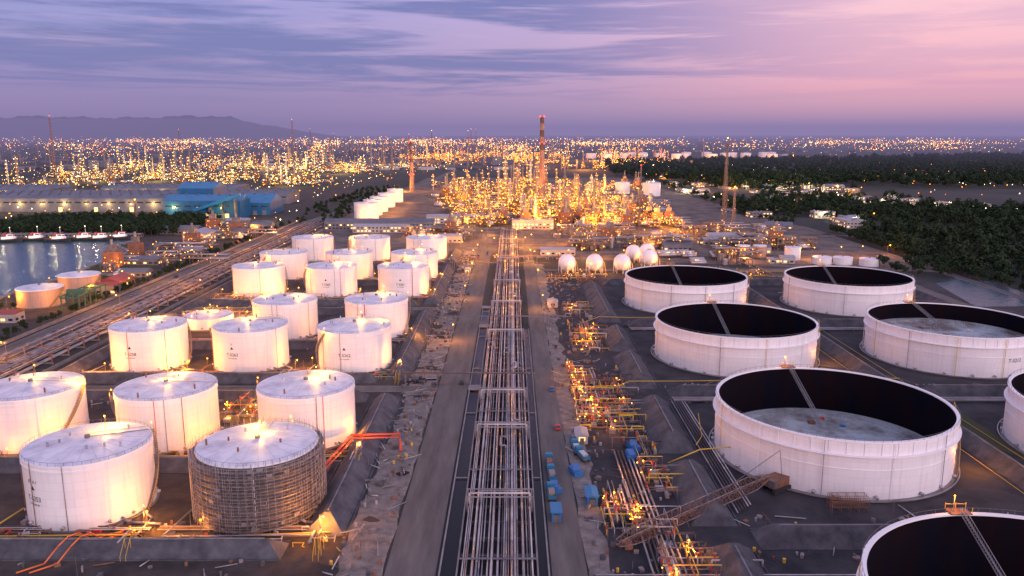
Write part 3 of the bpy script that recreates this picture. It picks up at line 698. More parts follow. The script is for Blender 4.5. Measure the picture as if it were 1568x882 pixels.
for i in range(5):
    for j in range(4):
        mb.tube((90+i*2.6, 208+j*1.2, 0), (90+i*2.6, 208+j*1.2, 4.5), .08, "rust", 4)
    for z in (1.5, 3, 4.4): mb.tube((90, 208+i*.9, z), (100.4, 208+i*.9, z), .08, "rust", 4)
mb.obj("scaffold_stack")

# ------------------------------------------------------------------ spheres
for X, Y in ((42, 600), (63, 600), (84, 600), (109, 625), (100, 650), (113, 660)):
    mb = MB(); mb.ball(0, 0, 8, 6.5, 28, "rim_white")
    for k in range(8):
        a = 2*pi*k/8; mb.tube((6.3*math.cos(a), 6.3*math.sin(a), 0), (6.3*math.cos(a), 6.3*math.sin(a), 8), .3, "rim_white", 6)
        a2 = a+pi/4; mb.tube((6.3*math.cos(a), 6.3*math.sin(a), .5), (6.3*math.cos(a2), 6.3*math.sin(a2), 5.5), .08, "steel", 4)
    mb.cyl(0, 0, 14.3, 14.6, 2, n=12, m="yellow"); mb.tube((1, 0, 14.5), (1, 0, 17), .1, "steel", 4); mb.bulb(1, 0, 17.2, .4, "b_orange")
    mb.path([(8.5, -3, 0), (7, -3, 8), (3, -1, 14.5)], .2, "yellow", 4)
    mb.obj("spherical_gas_tank", (X, Y, 0)); light(X+8, Y-9, 4, 1200, ORG, .2); light(X+1, Y, 16.6, 200, ORG, .15)

# ------------------------------------------------------------------ refinery units
def unit(x0, y0, w, dd, hmax, n, name="refinery_process_unit", br=.45, bl=("b_orange", "b_orange", "b_orange", "b_yellow"), dens=1.0):
    mb = MB(); H1 = "steel"
    bm = lambda: R.choice(bl)
    for i in range(n):
        x, y = x0+R.random()*w, y0+R.random()*dd; t = R.random()
        if t < .36:
            sx, sy = R.uniform(8, 18), R.uniform(8, 16); fl = R.randint(2, max(2, int(hmax*.45/5)))
            for a in (-.5, 0, .5):
                for b in (-.5, .5): mb.tube((x+a*sx, y+b*sy, 0), (x+a*sx, y+b*sy, fl*5), .25, H1, 4)
            for k in range(1, fl+1):
                mb.box(x, y, k*5-.3, sx, sy, .3, R.choice(["steel", "vessel", "rust"]))
                mb.tube((x-sx/2, y-sy/2, k*5+1.1), (x+sx/2, y-sy/2, k*5+1.1), .08, "yellow", 4)
                mb.tube((x-sx/2, y-sy/2, k*5-5), (x, y-sy/2, k*5), .12, "steel", 4)
                for q in range(R.randint(1, 3)):
                    xx, yy = x+R.uniform(-.4, .4)*sx, y+R.uniform(-.4, .4)*sy
                    if R.random() < .5: mb.cyl(xx, yy, k*5-4.6, k*5-1, R.uniform(.8, 1.6), n=8, m=R.choice(["vessel", "pipe_grey", "rust"]))
                    else: mb.tube((xx-3, yy, k*5-3), (xx+3, yy, k*5-3), R.uniform(.6, 1.2), "vessel", 8)
                for q in range(int(R.randint(3, 6)*dens)):
                    mb.bulb(x+R.uniform(-.5, .5)*sx, y+R.choice([-.55, -.5, .5])*sy, k*5-1+R.uniform(-.5, 2), br*R.uniform(.4, 1.2), bm())
        elif t < .60:
            r = R.uniform(1.0, 2.6); h = (.3+.7*R.random()**1.8)*hmax; m = R.choice(["vessel", "silver", "vessel", "chimney", "pipe_grey"])
            mb.cyl(x, y, 0, h, r, n=12, m=m, top=False); mb.dome(x, y, h, r, r*.6, 12, m, 3)
            z = 8
            while z < h:
                mb.ring(x, y, z, z+.25, r, r+1.1, 12, "steel")
                for q in range(int(2*dens+.5)):
                    a = R.uniform(pi, 2*pi); mb.bulb(x+(r+1)*math.cos(a), y+(r+1)*math.sin(a), z+2, br*R.uniform(.4, 1.1), bm())
                z += R.uniform(6, 9)
            mb.tube((x+r+.5, y, 1), (x+r+.5, y, h+1), .3, "pipe_grey", 5); mb.tube((x-r-.3, y-r*.3, 0), (x-r-.3, y-r*.3, h), .15, "steel", 4)
            if h > .6*hmax: mb.bulb(x, y, h+r*.6+1, br, R.choice(bl))
        elif t < .74:
            for q in range(3): mb.tube((x-6, y+q*4, 2.5+q), (x+6, y+q*4, 2.5+q), 1.3, "silver", 10)
            for q in range(3): mb.bulb(x+R.uniform(-6, 6), y-2, 5, br*.8, bm())
        elif t < .82:
            sx = R.uniform(8, 14); mb.box(x, y, 3, sx, 8, 12, "rust"); mb.box(x, y, 15, sx*.5, 5, 5, "steel"); mb.cyl(x, y, 20, max(24, R.uniform(.5, .8)*hmax+10), 1.4, 1.1, 10, "vessel")
            for a in (-.45, .45): mb.box(x+a*sx, y-3.5, 0, .6, .6, 3, "steel")
            for q in range(6): mb.bulb(x+R.uniform(-.5, .5)*sx, y-4.5, R.uniform(3, 14), br*R.uniform(.4, 1), bm())
        else:
            L = R.uniform(20, 45)
            for q in range(6): mb.tube((x, y+q*1.1, 6+(q % 2)*3), (x+L, y+q*1.1, 6+(q % 2)*3), .35, R.choice(kinds), 5)
            for q in range(int(L/7)):
                for e in (0, 6): mb.box(x+q*7, y+e, 0, .4, .4, 9.5, "steel")
                for e in range(2): mb.bulb(x+q*7+e*3, y-.3, 3+R.uniform(0, 6), br*R.uniform(.4, 1.1), bm())
    return mb.obj(name)
for (x, y, w, d_, h, n, P) in [
    (-70, 905, 60, 70, 20, 32, 5000), (8, 915, 60, 80, 34, 40, 8000), (78, 890, 55, 80, 40, 40, 8000), (140, 890, 50, 60, 24, 20, 5000),
    (-90, 1010, 70, 90, 26, 28, 7000), (-10, 1015, 55, 90, 55, 36, 9000), (55, 1010, 60, 90, 48, 38, 9000), (125, 1000, 60, 90, 30, 24, 7000),
    (-110, 1130, 80, 120, 30, 28, 8000), (-20, 1130, 60, 120, 80, 32, 10000), (50, 1130, 70, 120, 50, 32, 10000), (130, 1120, 70, 120, 30, 22, 8000),
    (-130, 1290, 90, 140, 36, 28, 9000), (-30, 1290, 60, 140, 55, 28, 10000), (65, 1290, 90, 140, 45, 30, 10000), (160, 1450, 90, 160, 30, 18, 9000),
    (-150, 1470, 110, 180, 36, 30, 11000), (-30, 1480, 150, 200, 44, 36, 13000)]:
    unit(x, y, w, d_, h, n, dens=1.3, br=.24+y*.0002)
    for k in range(3): light(x+R.random()*w, y-6+k*d_*.33, R.uniform(8, 18), P*R.uniform(.4, 1)*2.6, ORG if R.random() < .7 else YEL, .3)
for k in range(22):
    x = -1180+R.random()*820; y = 1450+R.random()*1000
    unit(x, y, 110, 130, R.uniform(35, 72), 20, dens=1.0, br=.8, bl=("f_yellow", "f_yellow", "f_white", "f_orange"), name="distant_refinery_unit")
    light(x+60, y+10, 22, 32000*R.uniform(.3, 1.4), (1, .58, .16), .5)
for k in range(15):
    x = -500+R.random()*900; y = 2200+R.random()*1600
    unit(x, y, 170, 160, R.uniform(35, 80), 18, dens=1.0, br=1.15, bl=("f_yellow", "f_orange", "f_orange", "f_orange"), name="distant_refinery_unit")
    light(x+60, y-10, 30, 100000*R.uniform(.4, 1.3), ORG, .8)
# low equipment between the yards and the refinery
for (x, y, w, d_, n) in ((130, 630, 60, 60, 14), (40, 715, 120, 55, 24), (190, 715, 90, 50, 16), (-110, 790, 70, 50, 14), (170, 800, 110, 70, 24), (40, 820, 90, 30, 12)):
    unit(x, y, w, d_, 11, n, dens=.5, br=.32, name="pump_station")

shed(23, 884, 46, 14, 10, "wall_white", "roof_pale", "control_building", lit=.5, gable=False); light(10, 868, 9, 2500, ORG, .3); light(38, 868, 9, 2500, ORG, .3)
shed(-146, 880, 120, 16, 9, "wall_grey", "roof_grey", "warehouse"); shed(-140, 852, 60, 12, 7, "wall_white", "roof_pale", "warehouse"); shed(-70, 935, 60, 12, 9, "wall_white", "roof_pale", "warehouse", lit=.8)
shed(-60, 775, 22, 12, 6, "wall_white", "roof_pale", "workshop"); shed(40, 690, 30, 10, 5, "wall_white", "roof_pale", "workshop"); shed(150, 720, 26, 14, 6, "wall_grey", "roof_grey", "workshop"); shed(210, 770, 40, 16, 7, "wall_white", "roof_pale", "workshop")
for i in range(26):
    x = R.uniform(30, 270); y = R.uniform(640, 860)
    shed(x, y, R.uniform(5, 16), R.uniform(5, 12), R.uniform(3, 6), R.choice(["wall_white", "wall_grey"]), R.choice(["roof_pale", "roof_grey", "roof_pale"]), "site_hut", lit=.5, gable=R.random() < .5)
for i in range(28):
    street_lamp(R.uniform(-110, 270), R.uniform(640, 880), 10, 2800, ORG)
manifold(60, 250, 790, 850, 60, 6, 2500)
manifold(-15, 40, 655, 670, 20, 2, 1500)

# ------------------------------------------------------------------ chimneys, stacks, masts
def chimney(x, y, h, r, name="refinery_chimney", P=6000):
    mb = MB(); nseg = 12
    for k in range(nseg):
        za, zb = h*k/nseg, h*(k+1)/nseg; ra, rb = r*(1-.35*k/nseg), r*(1-.35*(k+1)/nseg)
        m = "chimney" if k < 7 else ("chimney_dark" if k % 2 else "chimney")
        mb.cyl(0, 0, za, zb, ra, rb, 24, m=m, top=(k == nseg-1), topm="black")
        if k in (3, 7, 11):
            mb.ring(0, 0, zb-1.5, zb-1.1, rb, rb+1.3, 24, "steel")
            for q in range(4):
                a = pi/4+q*pi/2; mb.bulb((rb+1.2)*math.cos(a), (rb+1.2)*math.sin(a), zb, 1.3, "b_red")
    mb.tube((0, -r-.3, 0), (0, -r*.65-.3, h), .25, "steel", 4)
    mb.obj(name, (x, y, 0)); light(x-14, y-18, 12, P*1.2, ORG, 1); light(x+12, y-20, 40, P*.6, ORG, 1); light(x-3, y-8, h+3, 260, (1, .04, .02), .5)
chimney(50, 1350, 131, 5.0, P=12000); chimney(-184, 1474, 89, 4.2, P=16000)
def lattice(x, y, h, w, name="flare_stack", m="rust", tip="b_orange"):
    mb = MB(); n = int(h/5); pv = None
    for i in range(n+1):
        k = w*(1-.6*i/n); z = h*i/n; cur = [(a*k, b*k, z) for a, b in ((-1, -1), (1, -1), (1, 1), (-1, 1))]
        if pv:
            for q in range(4): mb.tube(pv[q], cur[q], .2, m, 4); mb.tube(pv[q], cur[(q+1) % 4], .1, m, 4)
        for q in range(4): mb.tube(cur[q], cur[(q+1) % 4], .1, m, 4)
        pv = cur
    mb.cyl(0, 0, 0, h+4, .55, n=8, m="chimney"); mb.bulb(0, 0, h+5, .8, tip); mb.obj(name, (x, y, 0))
lattice(244, 916, 94, 2.4, m="steel"); lattice(137, 854, 66, 1.2, m="steel", tip="b_red"); lattice(-1037, 1826, 137, 3.2, tip="b_red"); lattice(-676, 2500, 140, 3.6, tip="f_orange")
lattice(-330, 2600, 95, 3, tip="f_orange"); lattice(252, 905, 40, 1.8, m="steel"); lattice(-425, 900, 26, 1, name="lattice_mast"); lattice(120, 2000, 85, 2)
for k in range(12): lattice(R.uniform(-1400, 300), R.uniform(2300, 3800), R.uniform(70, 120), 3, tip=R.choice(["b_red", "f_orange", "f_white"]))

# ------------------------------------------------------------------ harbour on the left
g = MB(); g.poly([(-331, 300), (-331, 560), (-336, 640), (-342, 705), (-372, 745), (-376, 795), (-520, 800), (-900, 790), (-900, 300)], 0.08, "water"); g.obj("water")
g = MB()
sh = [(-331, 300), (-331, 560), (-336, 640), (-342, 705), (-372, 745), (-376, 795)]
for (a, b), (c, d_) in zip(sh, sh[1:]):
    L = math.hypot(c-a, d_-b)
    for k in range(int(L/2.2)):
        t = k/(L/2.2); s_ = R.uniform(1.4, 2.8); g.box(a+(c-a)*t+R.uniform(-1, 2), b+(d_-b)*t, -.2, s_, s_, R.uniform(.6, 1.6), "concrete", R.random()*3)
g.obj("rock_revetment")
shed(-470, 812, 180, 10, 3, "concrete", "concrete", "quay", gable=False, lit=0)
def tug(x, y, rz, s_=1.0):
    t = MB(); n = 9; Lh = 14; hull = []
    for lvl, (z, k) in enumerate(((0, .8), (2.2, 1.0), (3.0, 1.03))):
        for i in list(range(n)):
            a = i/(n-1); xx = -Lh+2*Lh*a; wv = 4.2*min(1, (1-a)*2.4+.02)**.6*min(1, .75+a*2)*k; hull.append((xx*(.94+.05*lvl), wv, z+(a**3)*1.4*lvl/2))
        for i in range(n-1, -1, -1):
            a = i/(n-1); xx = -Lh+2*Lh*a; wv = 4.2*min(1, (1-a)*2.4+.02)**.6*min(1, .75+a*2)*k; hull.append((xx*(.94+.05*lvl), -wv, z+(a**3)*1.4*lvl/2))
    c = 2*n
    t.add(hull, [(l*c+i, l*c+(i+1) % c, (l+1)*c+(i+1) % c, (l+1)*c+i) for l in (0, 1) for i in range(c)], "black")
    t.add([(a, b, z_-.3) for a, b, z_ in hull[2*c:]], [tuple(range(c))], "red_roof")
    t.box(1, 0, 2.6, 12, 5, 2.6, "rim_white"); t.box(3, 0, 5.2, 6, 4, 2.4, "rim_white"); t.box(3, 0, 7.6, 6.8, 4.8, .3, "red_paint"); t.box(6.03, 0, 6, .08, 3.4, 1, "window")
    for e in (-1, 1): t.box(3, e*2.03, 6, 4.6, .08, 1, "window"); t.cyl(-2.6, e*1.4, 5.2, 8.4, .6, n=8, m="red_paint")
    t.tube((3, 0, 7.8), (3, 0, 14), .15, "rim_white", 4); t.tube((3, -1.5, 11), (3, 1.5, 11), .1, "rim_white", 4); t.bulb(3, 0, 14.2, .4, "b_white"); t.bulb(-8, 0, 4.5, .4, "b_yellow"); t.bulb(1, -2.8, 6, .3, "b_white")
    for i in range(7): t.tube((-10+i*3, 4.5, 1.9), (-9+i*3, 4.5, 1.9), .6, "black", 8); t.tube((-10+i*3, -4.5, 1.9), (-9+i*3, -4.5, 1.9), .6, "black", 8)
    t.obj("tugboat", (x, y, .08), rz); light(x, y-9, 8, 400, (1, .8, .5), .3)
for x, y, r in ((-492, 772, .1), (-470, 780, .1), (-444, 774, -.1), (-408, 782, .05), (-392, 790, .2), (-425, 784, .1)): tug(x, y, r)
def warehouse(x, y, sx, sy, h, wall, roof, bays=3, name="warehouse", lit=True):
    t = MB(); t.box(0, 0, 0, sx, sy, h, wall)
    for k in range(bays):
        y0 = -sy/2+k*sy/bays; y1 = y0+sy/bays; ym = (y0+y1)/2; rr = sy/bays*.16
        t.add([(-sx/2-1, y0, h), (sx/2+1, y0, h), (sx/2+1, ym, h+rr), (-sx/2-1, ym, h+rr), (-sx/2-1, y1, h), (sx/2+1, y1, h)], [(0, 1, 2, 3), (3, 2, 5, 4), (0, 3, 4), (1, 5, 2)], roof)
        for i in range(int(sx/14)): t.box(-sx/2+7+i*14, ym, h+rr-.1, 2, 3, 1, "steel")
    for i in range(int(sx/12)):
        t.box(-sx/2+6+i*12, -sy/2-.1, 0, 5, .2, min(6, h*.5), "window_lit" if R.random() < .2 else "wall_grey")
        t.box(-sx/2+6+i*12, -sy/2-.1, h*.66, 8, .15, 1.6, "window")
    if lit:
        for i in range(int(sx/30)): t.bulb(-sx/2+12+i*30, -sy/2-1, h*.6, .9, "b_yellow"); light(x-sx/2+12+i*30, y-sy/2-5, h*.6, 1000*R.uniform(.4, 1.6), (1, .65, .22), .4)
    return t.obj(name, (x, y, 0))
warehouse(-600, 1130, 270, 110, 18, "wall_grey", "roof_grey", 4)
warehouse(-760, 950, 130, 60, 12, "wall_grey", "roof_grey", 2)
warehouse(-420, 1230, 170, 60, 14, "wall_grey", "roof_grey", 2)
warehouse(-560, 1340, 220, 70, 16, "wall_grey", "roof_grey", 3); warehouse(-830, 1300, 200, 90, 16, "wall_grey", "roof_grey", 3)
warehouse(-385, 1010, 95, 40, 22, "blue_clad", "blue_roof", 1, "blue_factory_hall"); warehouse(-338, 1062, 50, 60, 16, "blue_clad", "blue_roof", 1, "blue_factory_hall", False); warehouse(-410, 1060, 46, 46, 34, "blue_clad", "blue_roof", 1, "blue_factory_hall", False)
t = MB(); t.box(0, 0, 0, 60, 10, 1, "concrete")
for k in range(4): t.box(-24+k*16, 0, 1, 1, 8, 8+k*5, "steel")
t.add([(-30, -4, 8), (30, -4, 28), (30, 4, 28), (-30, 4, 8), (-30, -4, 12), (30, -4, 32), (30, 4, 32), (-30, 4, 12)], [(0, 1, 5, 4), (4, 5, 6, 7), (3, 2, 6, 7), (0, 1, 2, 3), (0, 3, 7, 4), (1, 2, 6, 5)], "blue_roof"); t.obj("conveyor_gallery", (-365, 985, 0))
for x in (-450, -300, -350): light(x, 955, 12, 4000, (1, .8, .35), .8)
for x, y, sx, sy, h, w_, r_ in ((-292, 440, 26, 10, 5, "wall_white", "red_roof"), (-276, 545, 16, 22, 5, "rust", "red_roof"), (-268, 520, 14, 10, 6, "wall_grey", "red_roof"), (-280, 585, 20, 12, 4, "wall_grey", "roof_grey"), (-300, 640, 30, 12, 5, "wall_grey", "roof_grey"), (-285, 690, 26, 12, 5, "wall_grey", "roof_pale"), (-300, 760, 20, 30, 11, "wall_white", "roof_pale"), (-285, 800, 30, 14, 8, "wall_grey", "roof_grey"), (-350, 840, 40, 16, 6, "wall_grey", "roof_grey"), (-270, 860, 22, 14, 8, "wall_grey", "roof_grey"), (-310, 900, 24, 14, 8, "wall_grey", "roof_pale"), (-285, 392, 24, 12, 4, "wall_grey", "roof_pale"), (-300, 355, 30, 12, 5, "wall_white", "red_roof")):
    shed(x, y, sx, sy, h, w_, r_, "harbour_building", lit=.4)
t = MB()
for k in range(6):
    for a in (-5, 5): t.box(a, k*8, 0, .6, .6, 8.5, "green_steel")
    t.box(0, k*8, 8.5, 11, .6, .8, "green_steel")
for a in (-5, 5): t.box(a, 20, 9.3, .6, 42, .8, "green_steel")
t.box(0, 10, 10.1, 11, 3, 2, "green_steel"); t.obj("gantry_crane", (-262, 462, 0), .1)
unit(-320, 575, 55, 150, 11, 22, br=.28, name="harbour_pipework"); unit(-330, 780, 70, 90, 12, 16, br=.3, name="harbour_pipework")
for x, y in ((-272, 500), (-262, 532), (-280, 560), (-300, 600), (-270, 650), (-320, 700), (-300, 740), (-270, 780), (-330, 820), (-280, 850), (-305, 470), (-310, 510)):
    street_lamp(x, y, 8, 1500, ORG)
g = MB(); g.poly([(-330, 550), (-258, 550), (-258, 900), (-372, 900), (-372, 745), (-342, 705)], .03, "yard_left"); g.poly([(-330, 560), (-285, 560), (-285, 680), (-336, 660)], .06, "grass"); g.poly([(-330, 300), (-258, 300), (-258, 549), (-330, 549)], .03, "yard_left"); g.poly([(-330, 380), (-300, 380), (-300, 470), (-330, 470)], .06, "grass"); g.obj("harbour_ground")
g = MB(); g.poly([(-900, 800), (-260, 800), (-260, 1500), (-900, 1500)], .025, "yard_left"); g.obj("industrial_ground")

# ------------------------------------------------------------------ vegetation
def tree_mesh(seed, h=9.0, leaves=130):
    q = random.Random(seed); mb = MB(); mb.cyl(0, 0, 0, h*.5, .28, .14, 6, "bark"); cl = []
    for k in range(6):
        a = q.uniform(0, 6.28); rr = q.uniform(1.2, 2.6); z = h*q.uniform(.5, .85); p = (rr*math.cos(a), rr*math.sin(a), z); cl.append(p); mb.tube((0, 0, h*.4), p, .1, "bark", 4)
    cl.append((0, 0, h*.88))
    for i in range(leaves):
        c = q.choice(cl); v = Vector((q.gauss(0, 1), q.gauss(0, 1), q.gauss(0, .75))); v.normalize(); v *= q.uniform(.5, 1.0)*1.9
        p = Vector(c)+v; n_ = (v.normalized()+Vector((q.uniform(-.7, .7), q.uniform(-.7, .7), q.uniform(-.2, .9)))).normalized()
        u = n_.orthogonal().normalized(); w = n_.cross(u); s_ = q.uniform(.45, .95)
        mb.add([tuple(p+u*s_), tuple(p+w*s_*.8), tuple(p-u*s_), tuple(p-w*s_*.9)], [(0, 1, 2, 3)], "leaves")
    return mb.obj("tree")
def scatter(name, pts, seed):
    vs, fs = [], []
    for x, y, s_ in pts:
        a = R.uniform(0, 6.28)
        for k in range(4): vs.append((x+s_*.7071*math.cos(a+k*pi/2), y+s_*.7071*math.sin(a+k*pi/2), 0))
        fs.append(tuple(range(len(vs)-4, len(vs))))
    me = bpy.data.meshes.new(name); me.from_pydata(vs, [], fs); o = bpy.data.objects.new(name, me); COL.objects.link(o)
    o.instance_type = 'FACES'; o.use_instance_faces_scale = True; o.show_instancer_for_render = False
    t = tree_mesh(seed, h=[9, 7.5, 11][seed % 3]); t.parent = o
def pip(x, y, P):
    c = False; j = len(P)-1
    for i in range(len(P)):
        if (P[i][1] > y) != (P[j][1] > y) and x < (P[j][0]-P[i][0])*(y-P[i][1])/(P[j][1]-P[i][1])+P[i][0]: c = not c
        j = i
    return c
F1 = [(345, 430), (345, 820), (400, 860), (440, 1000), (300, 1010), (290, 1130), (420, 1200), (640, 1060), (1300, 1500), (1300, 1000), (900, 430)]
POND = [(285, 478), (300, 555), (325, 575), (345, 560), (338, 480)]
F2 = [(250, 1950), (420, 1500), (800, 1500), (1500, 1600), (2800, 3000), (2400, 3600), (900, 3000), (300, 2700)]
gap = lambda x, y: math.sin(x*.021+math.sin(y*.013)*2)+math.sin(y*.017+1.3*math.sin(x*.011)) > 1.45
ps = [[], [], []]
for i in range(14000):
    x, y = R.uniform(280, 1300), R.uniform(430, 1500)
    if pip(x, y, F1) and not gap(x, y): R.choice(ps).append((x, y, R.choice([.6, .8, 1, 1.2, 1.7])*R.uniform(.85, 1.15)))
for i in range(10000):
    x, y = R.uniform(250, 2800), R.uniform(1500, 3600)
    if pip(x, y, F2) and not gap(x*.6, y*.6): R.choice(ps).append((x, y, R.uniform(1.2, 2.6)))
for i in range(1300):
    x, y = R.uniform(300, 640), R.uniform(900, 1900)
    if math.sin(x*.03)+math.sin(y*.021) > .1: R.choice(ps).append((x, y, R.uniform(.7, 1.4)))
for i in range(900):
    R.choice(ps).append((R.uniform(-560, -350), R.uniform(822, 950), R.uniform(.8, 1.4)))
for k in range(3): scatter("forest", ps[k], k+1)
ps = []
for i in range(130): ps.append((R.uniform(-262, -257.5), R.uniform(330, 900), R.uniform(.35, .8)))
for i in range(110): ps.append((R.uniform(-328, -300), R.uniform(350, 470), R.uniform(.4, .8)))
for i in range(160): ps.append((R.uniform(-275, -205), R.uniform(905, 1500), R.uniform(.6, 1.2)))
scatter("roadside_trees", ps, 9)
ps = [(R.uniform(336, 342), R.uniform(300, 850), R.uniform(.5, 1)) for i in range(220)]+[(R.uniform(290, 345), R.uniform(575, 640), R.uniform(.5, 1)) for i in range(70)]
scatter("roadside_trees", ps, 11)
g = MB(); g.poly(F1, .04, "forest_floor"); g.poly(F2, .04, "forest_floor"); g.obj("forest_floor")
g = MB(); g.poly(POND, .08, "water"); g.obj("pond")
for i in range(80):
    x = R.uniform(280, 640); y = R.uniform(880, 1900)
    if pip(x, y, F1) and R.random() < .85: continue
    shed(x, y, R.uniform(10, 30), R.uniform(10, 24), R.choice([4, 4, 7]), R.choice(["wall_white", "wall_grey", "wall_grey"]), R.choice(["roof_pale", "roof_grey", "roof_grey"]), "town_building", rz=R.uniform(-.4, .4), lit=.5, gable=R.random() < .6)
    if i % 2 == 0: light(x, y-22, 9, 5000*R.uniform(.5, 1.6), R.choice([ORG, (1, .75, .4)]), .5)
for x, y, sx, sy in ((545, 1180, 70, 20), (590, 1130, 60, 22), (560, 1140, 40, 16), (640, 1100, 40, 20), (385, 905, 24, 40), (400, 940, 20, 26), (390, 1000, 26, 16)):
    shed(x, y, sx, sy, 8, "wall_white", "roof_pale", "office_building", lit=.3, gable=False); light(x, y-16, 8, 2500, (1, .8, .5), .5)

# ------------------------------------------------------------------ distant city, tanks, hills
mb = MB()
for i in range(2300):
    y = 2300*(1+4.5*R.random()**1.6); x = R.uniform(-.75, .72)*y
    if x > 100 and y < 3700 and R.random() < .94: continue
    if x > .05*y and R.random() < .6: continue
    s_ = R.uniform(12, 50); mb.box(x, y, 0, s_, R.uniform(12, 40), R.uniform(4, 9) if R.random() < .975 else R.uniform(12, 28), R.choice(["wall_grey", "city_wall", "city_wall", "roof_grey", "wall_white" if R.random() < .3 else "city_wall"]), R.uniform(0, 1.5))
for i in range(260):
    x = R.gauss(-700, 750); y = R.uniform(2300, 5000); mb.cyl(x, y, 0, R.uniform(25, 80), R.uniform(1.2, 2.8), n=6, m=R.choice(["vessel", "steel", "chimney"]))
clusters = [(R.gauss(-.18, .24), 2200+R.random()**1.3*7000, R.uniform(.008, .03)) for k in range(52)]+[(R.uniform(.1, .62), R.uniform(4000, 9000), R.uniform(.01, .035)) for k in range(14)]
for i in range(8600):
    if R.random() < .62:
        c = R.choice(clusters); y = c[1]*(1+R.gauss(0, .05)); x = (c[0]+R.gauss(0, c[2]))*y
    else:
        y = 2000*(1+5*R.random()**1.3); x = (R.gauss(-.14, .3) if R.random() < .6 else R.uniform(-.75, .72))*y
        if x > 100 and y < 3700 and R.random() < .8: continue
        if x > .15*y and R.random() < .4: continue
    mb.bulb(x, y, R.choice([6, 10, 14, 25]) if R.random() < .85 else R.uniform(20, 55), y*R.choice([.00014, .0002, .0003, .00045]), R.choice(["f_orange", "f_orange", "f_orange", "f_yellow", "f_yellow", "f_white"]))
for i in range(900):
    x = R.uniform(-1250, -260); y = R.uniform(900, 2400); mb.bulb(x, y, R.uniform(5, 14), R.uniform(.3, .95), R.choice(["f_orange", "f_yellow", "f_orange", "f_white"]))
for i in range(280):
    x = R.uniform(270, 1500); y = R.uniform(880, 2600); mb.bulb(x, y, R.uniform(9, 14), R.uniform(.35, .9), R.choice(["f_orange", "f_orange", "f_white"]))
mb.obj("distant_city")
for k in range(18):
    x = 330+k*48+R.uniform(-8, 8); yy = 3300+R.uniform(-150, 300); fixed_tank(x, yy, D=44, H=20, near=False, stair=0, lamp=0)
    if k % 2 == 0: light(x, 3080, 18, 140000, ORG, 1)
mb = MB(); Nn = 200; vs = []
hq = lambda t: 130+150*math.exp(-((t-.12)/.16)**2)+170*math.exp(-((t-.34)/.13)**2)+110*math.exp(-((t-.5)/.12)**2)+210*math.exp(-((t-.70)/.16)**2)+70*math.exp(-((t-.9)/.08)**2)
for i in range(Nn+1):
    t = i/Nn; x = -11200+8400*t; e = min(1, (1-t)*4)**.8*min(1, .5+t*6); hh = 1.12*hq(t)*e*(1+.03*math.sin(t*61)+.025*math.sin(t*143+1)+.012*math.sin(t*330))
    vs += [(x, 12800, -5), (x+R.uniform(-20, 20), 13500, hh*.55), (x, 14200, hh), (x, 16500, -5)]
mb.add(vs, [(4*i+k, 4*i+4+k, 4*i+5+k, 4*i+1+k) for i in range(Nn) for k in range(3)], "hill", True); mb.obj("hills")

# ------------------------------------------------------------------ haze: thin air volume over the distant plain
hz = MB(); hz.box(0, 15700, -20, 58000, 28000, 340, "rim_white"); ho = hz.obj("haze")
m = bpy.data.materials.new("haze_air"); m.use_nodes = True; nt = m.node_tree; nt.nodes.clear()
out = nt.nodes.new("ShaderNodeOutputMaterial"); ab = nt.nodes.new("ShaderNodeVolumeAbsorption"); em = nt.nodes.new("ShaderNodeEmission"); ad = nt.nodes.new("ShaderNodeAddShader")
SG = 0.000095
ab.inputs["Color"].default_value = (0, 0, 0, 1); ab.inputs["Density"].default_value = SG
em.inputs["Color"].default_value = lin(136, 124, 170); em.inputs["Strength"].default_value = SG
nt.links.new(ab.outputs[0], ad.inputs[0]); nt.links.new(em.outputs[0], ad.inputs[1]); nt.links.new(ad.outputs[0], out.inputs["Volume"])
ho.data.materials.clear(); ho.data.materials.append(m)

# ------------------------------------------------------------------ world
w = bpy.data.worlds.new("World"); sc.world = w; w.use_nodes = True; nt = w.node_tree; N = nt.nodes; Lk = nt.links; N.clear()
wo = N.new("ShaderNodeOutputWorld"); bg = N.new("ShaderNodeBackground"); Lk.new(bg.outputs[0], wo.inputs[0])
tc = N.new("ShaderNodeTexCoord"); sp = N.new("ShaderNodeSeparateXYZ"); Lk.new(tc.outputs["Generated"], sp.inputs[0])
def ramp(src, stops):
    r = N.new("ShaderNodeValToRGB"); e = r.color_ramp.elements
    while len(e) < len(stops): e.new(.5)
    for el, (p, c) in zip(e, stops): el.position = p
    for el, (p, c) in zip(e, stops): el.color = c
    Lk.new(src, r.inputs[0]); return r.outputs[0]
def mr(src, a, b, c=0, d=1):
    n = N.new("ShaderNodeMapRange"); n.inputs["From Min"].default_value = a; n.inputs["From Max"].default_value = b; n.inputs["To Min"].default_value = c; n.inputs["To Max"].default_value = d
    n.interpolation_type = 'SMOOTHSTEP'; Lk.new(src, n.inputs["Value"]); return n.outputs[0]
def mix(f, a, b, mode='MIX'):
    n = N.new("ShaderNodeMix"); n.data_type = 'RGBA'; n.blend_type = mode
    for i, v in ((0, f), (6, a), (7, b)):
        if isinstance(v, bpy.types.NodeSocket): Lk.new(v, n.inputs[i])
        else: n.inputs[i].default_value = v
    return n.outputs[2]
def mul(a, b):
    n = N.new("ShaderNodeMath"); n.operation = 'MULTIPLY'
    for i, v in ((0, a), (1, b)):
        if isinstance(v, bpy.types.NodeSocket): Lk.new(v, n.inputs[i])
        else: n.inputs[i].default_value = v
    return n.outputs[0]
Z = sp.outputs[2]; X = sp.outputs[0]; Y = sp.outputs[1]
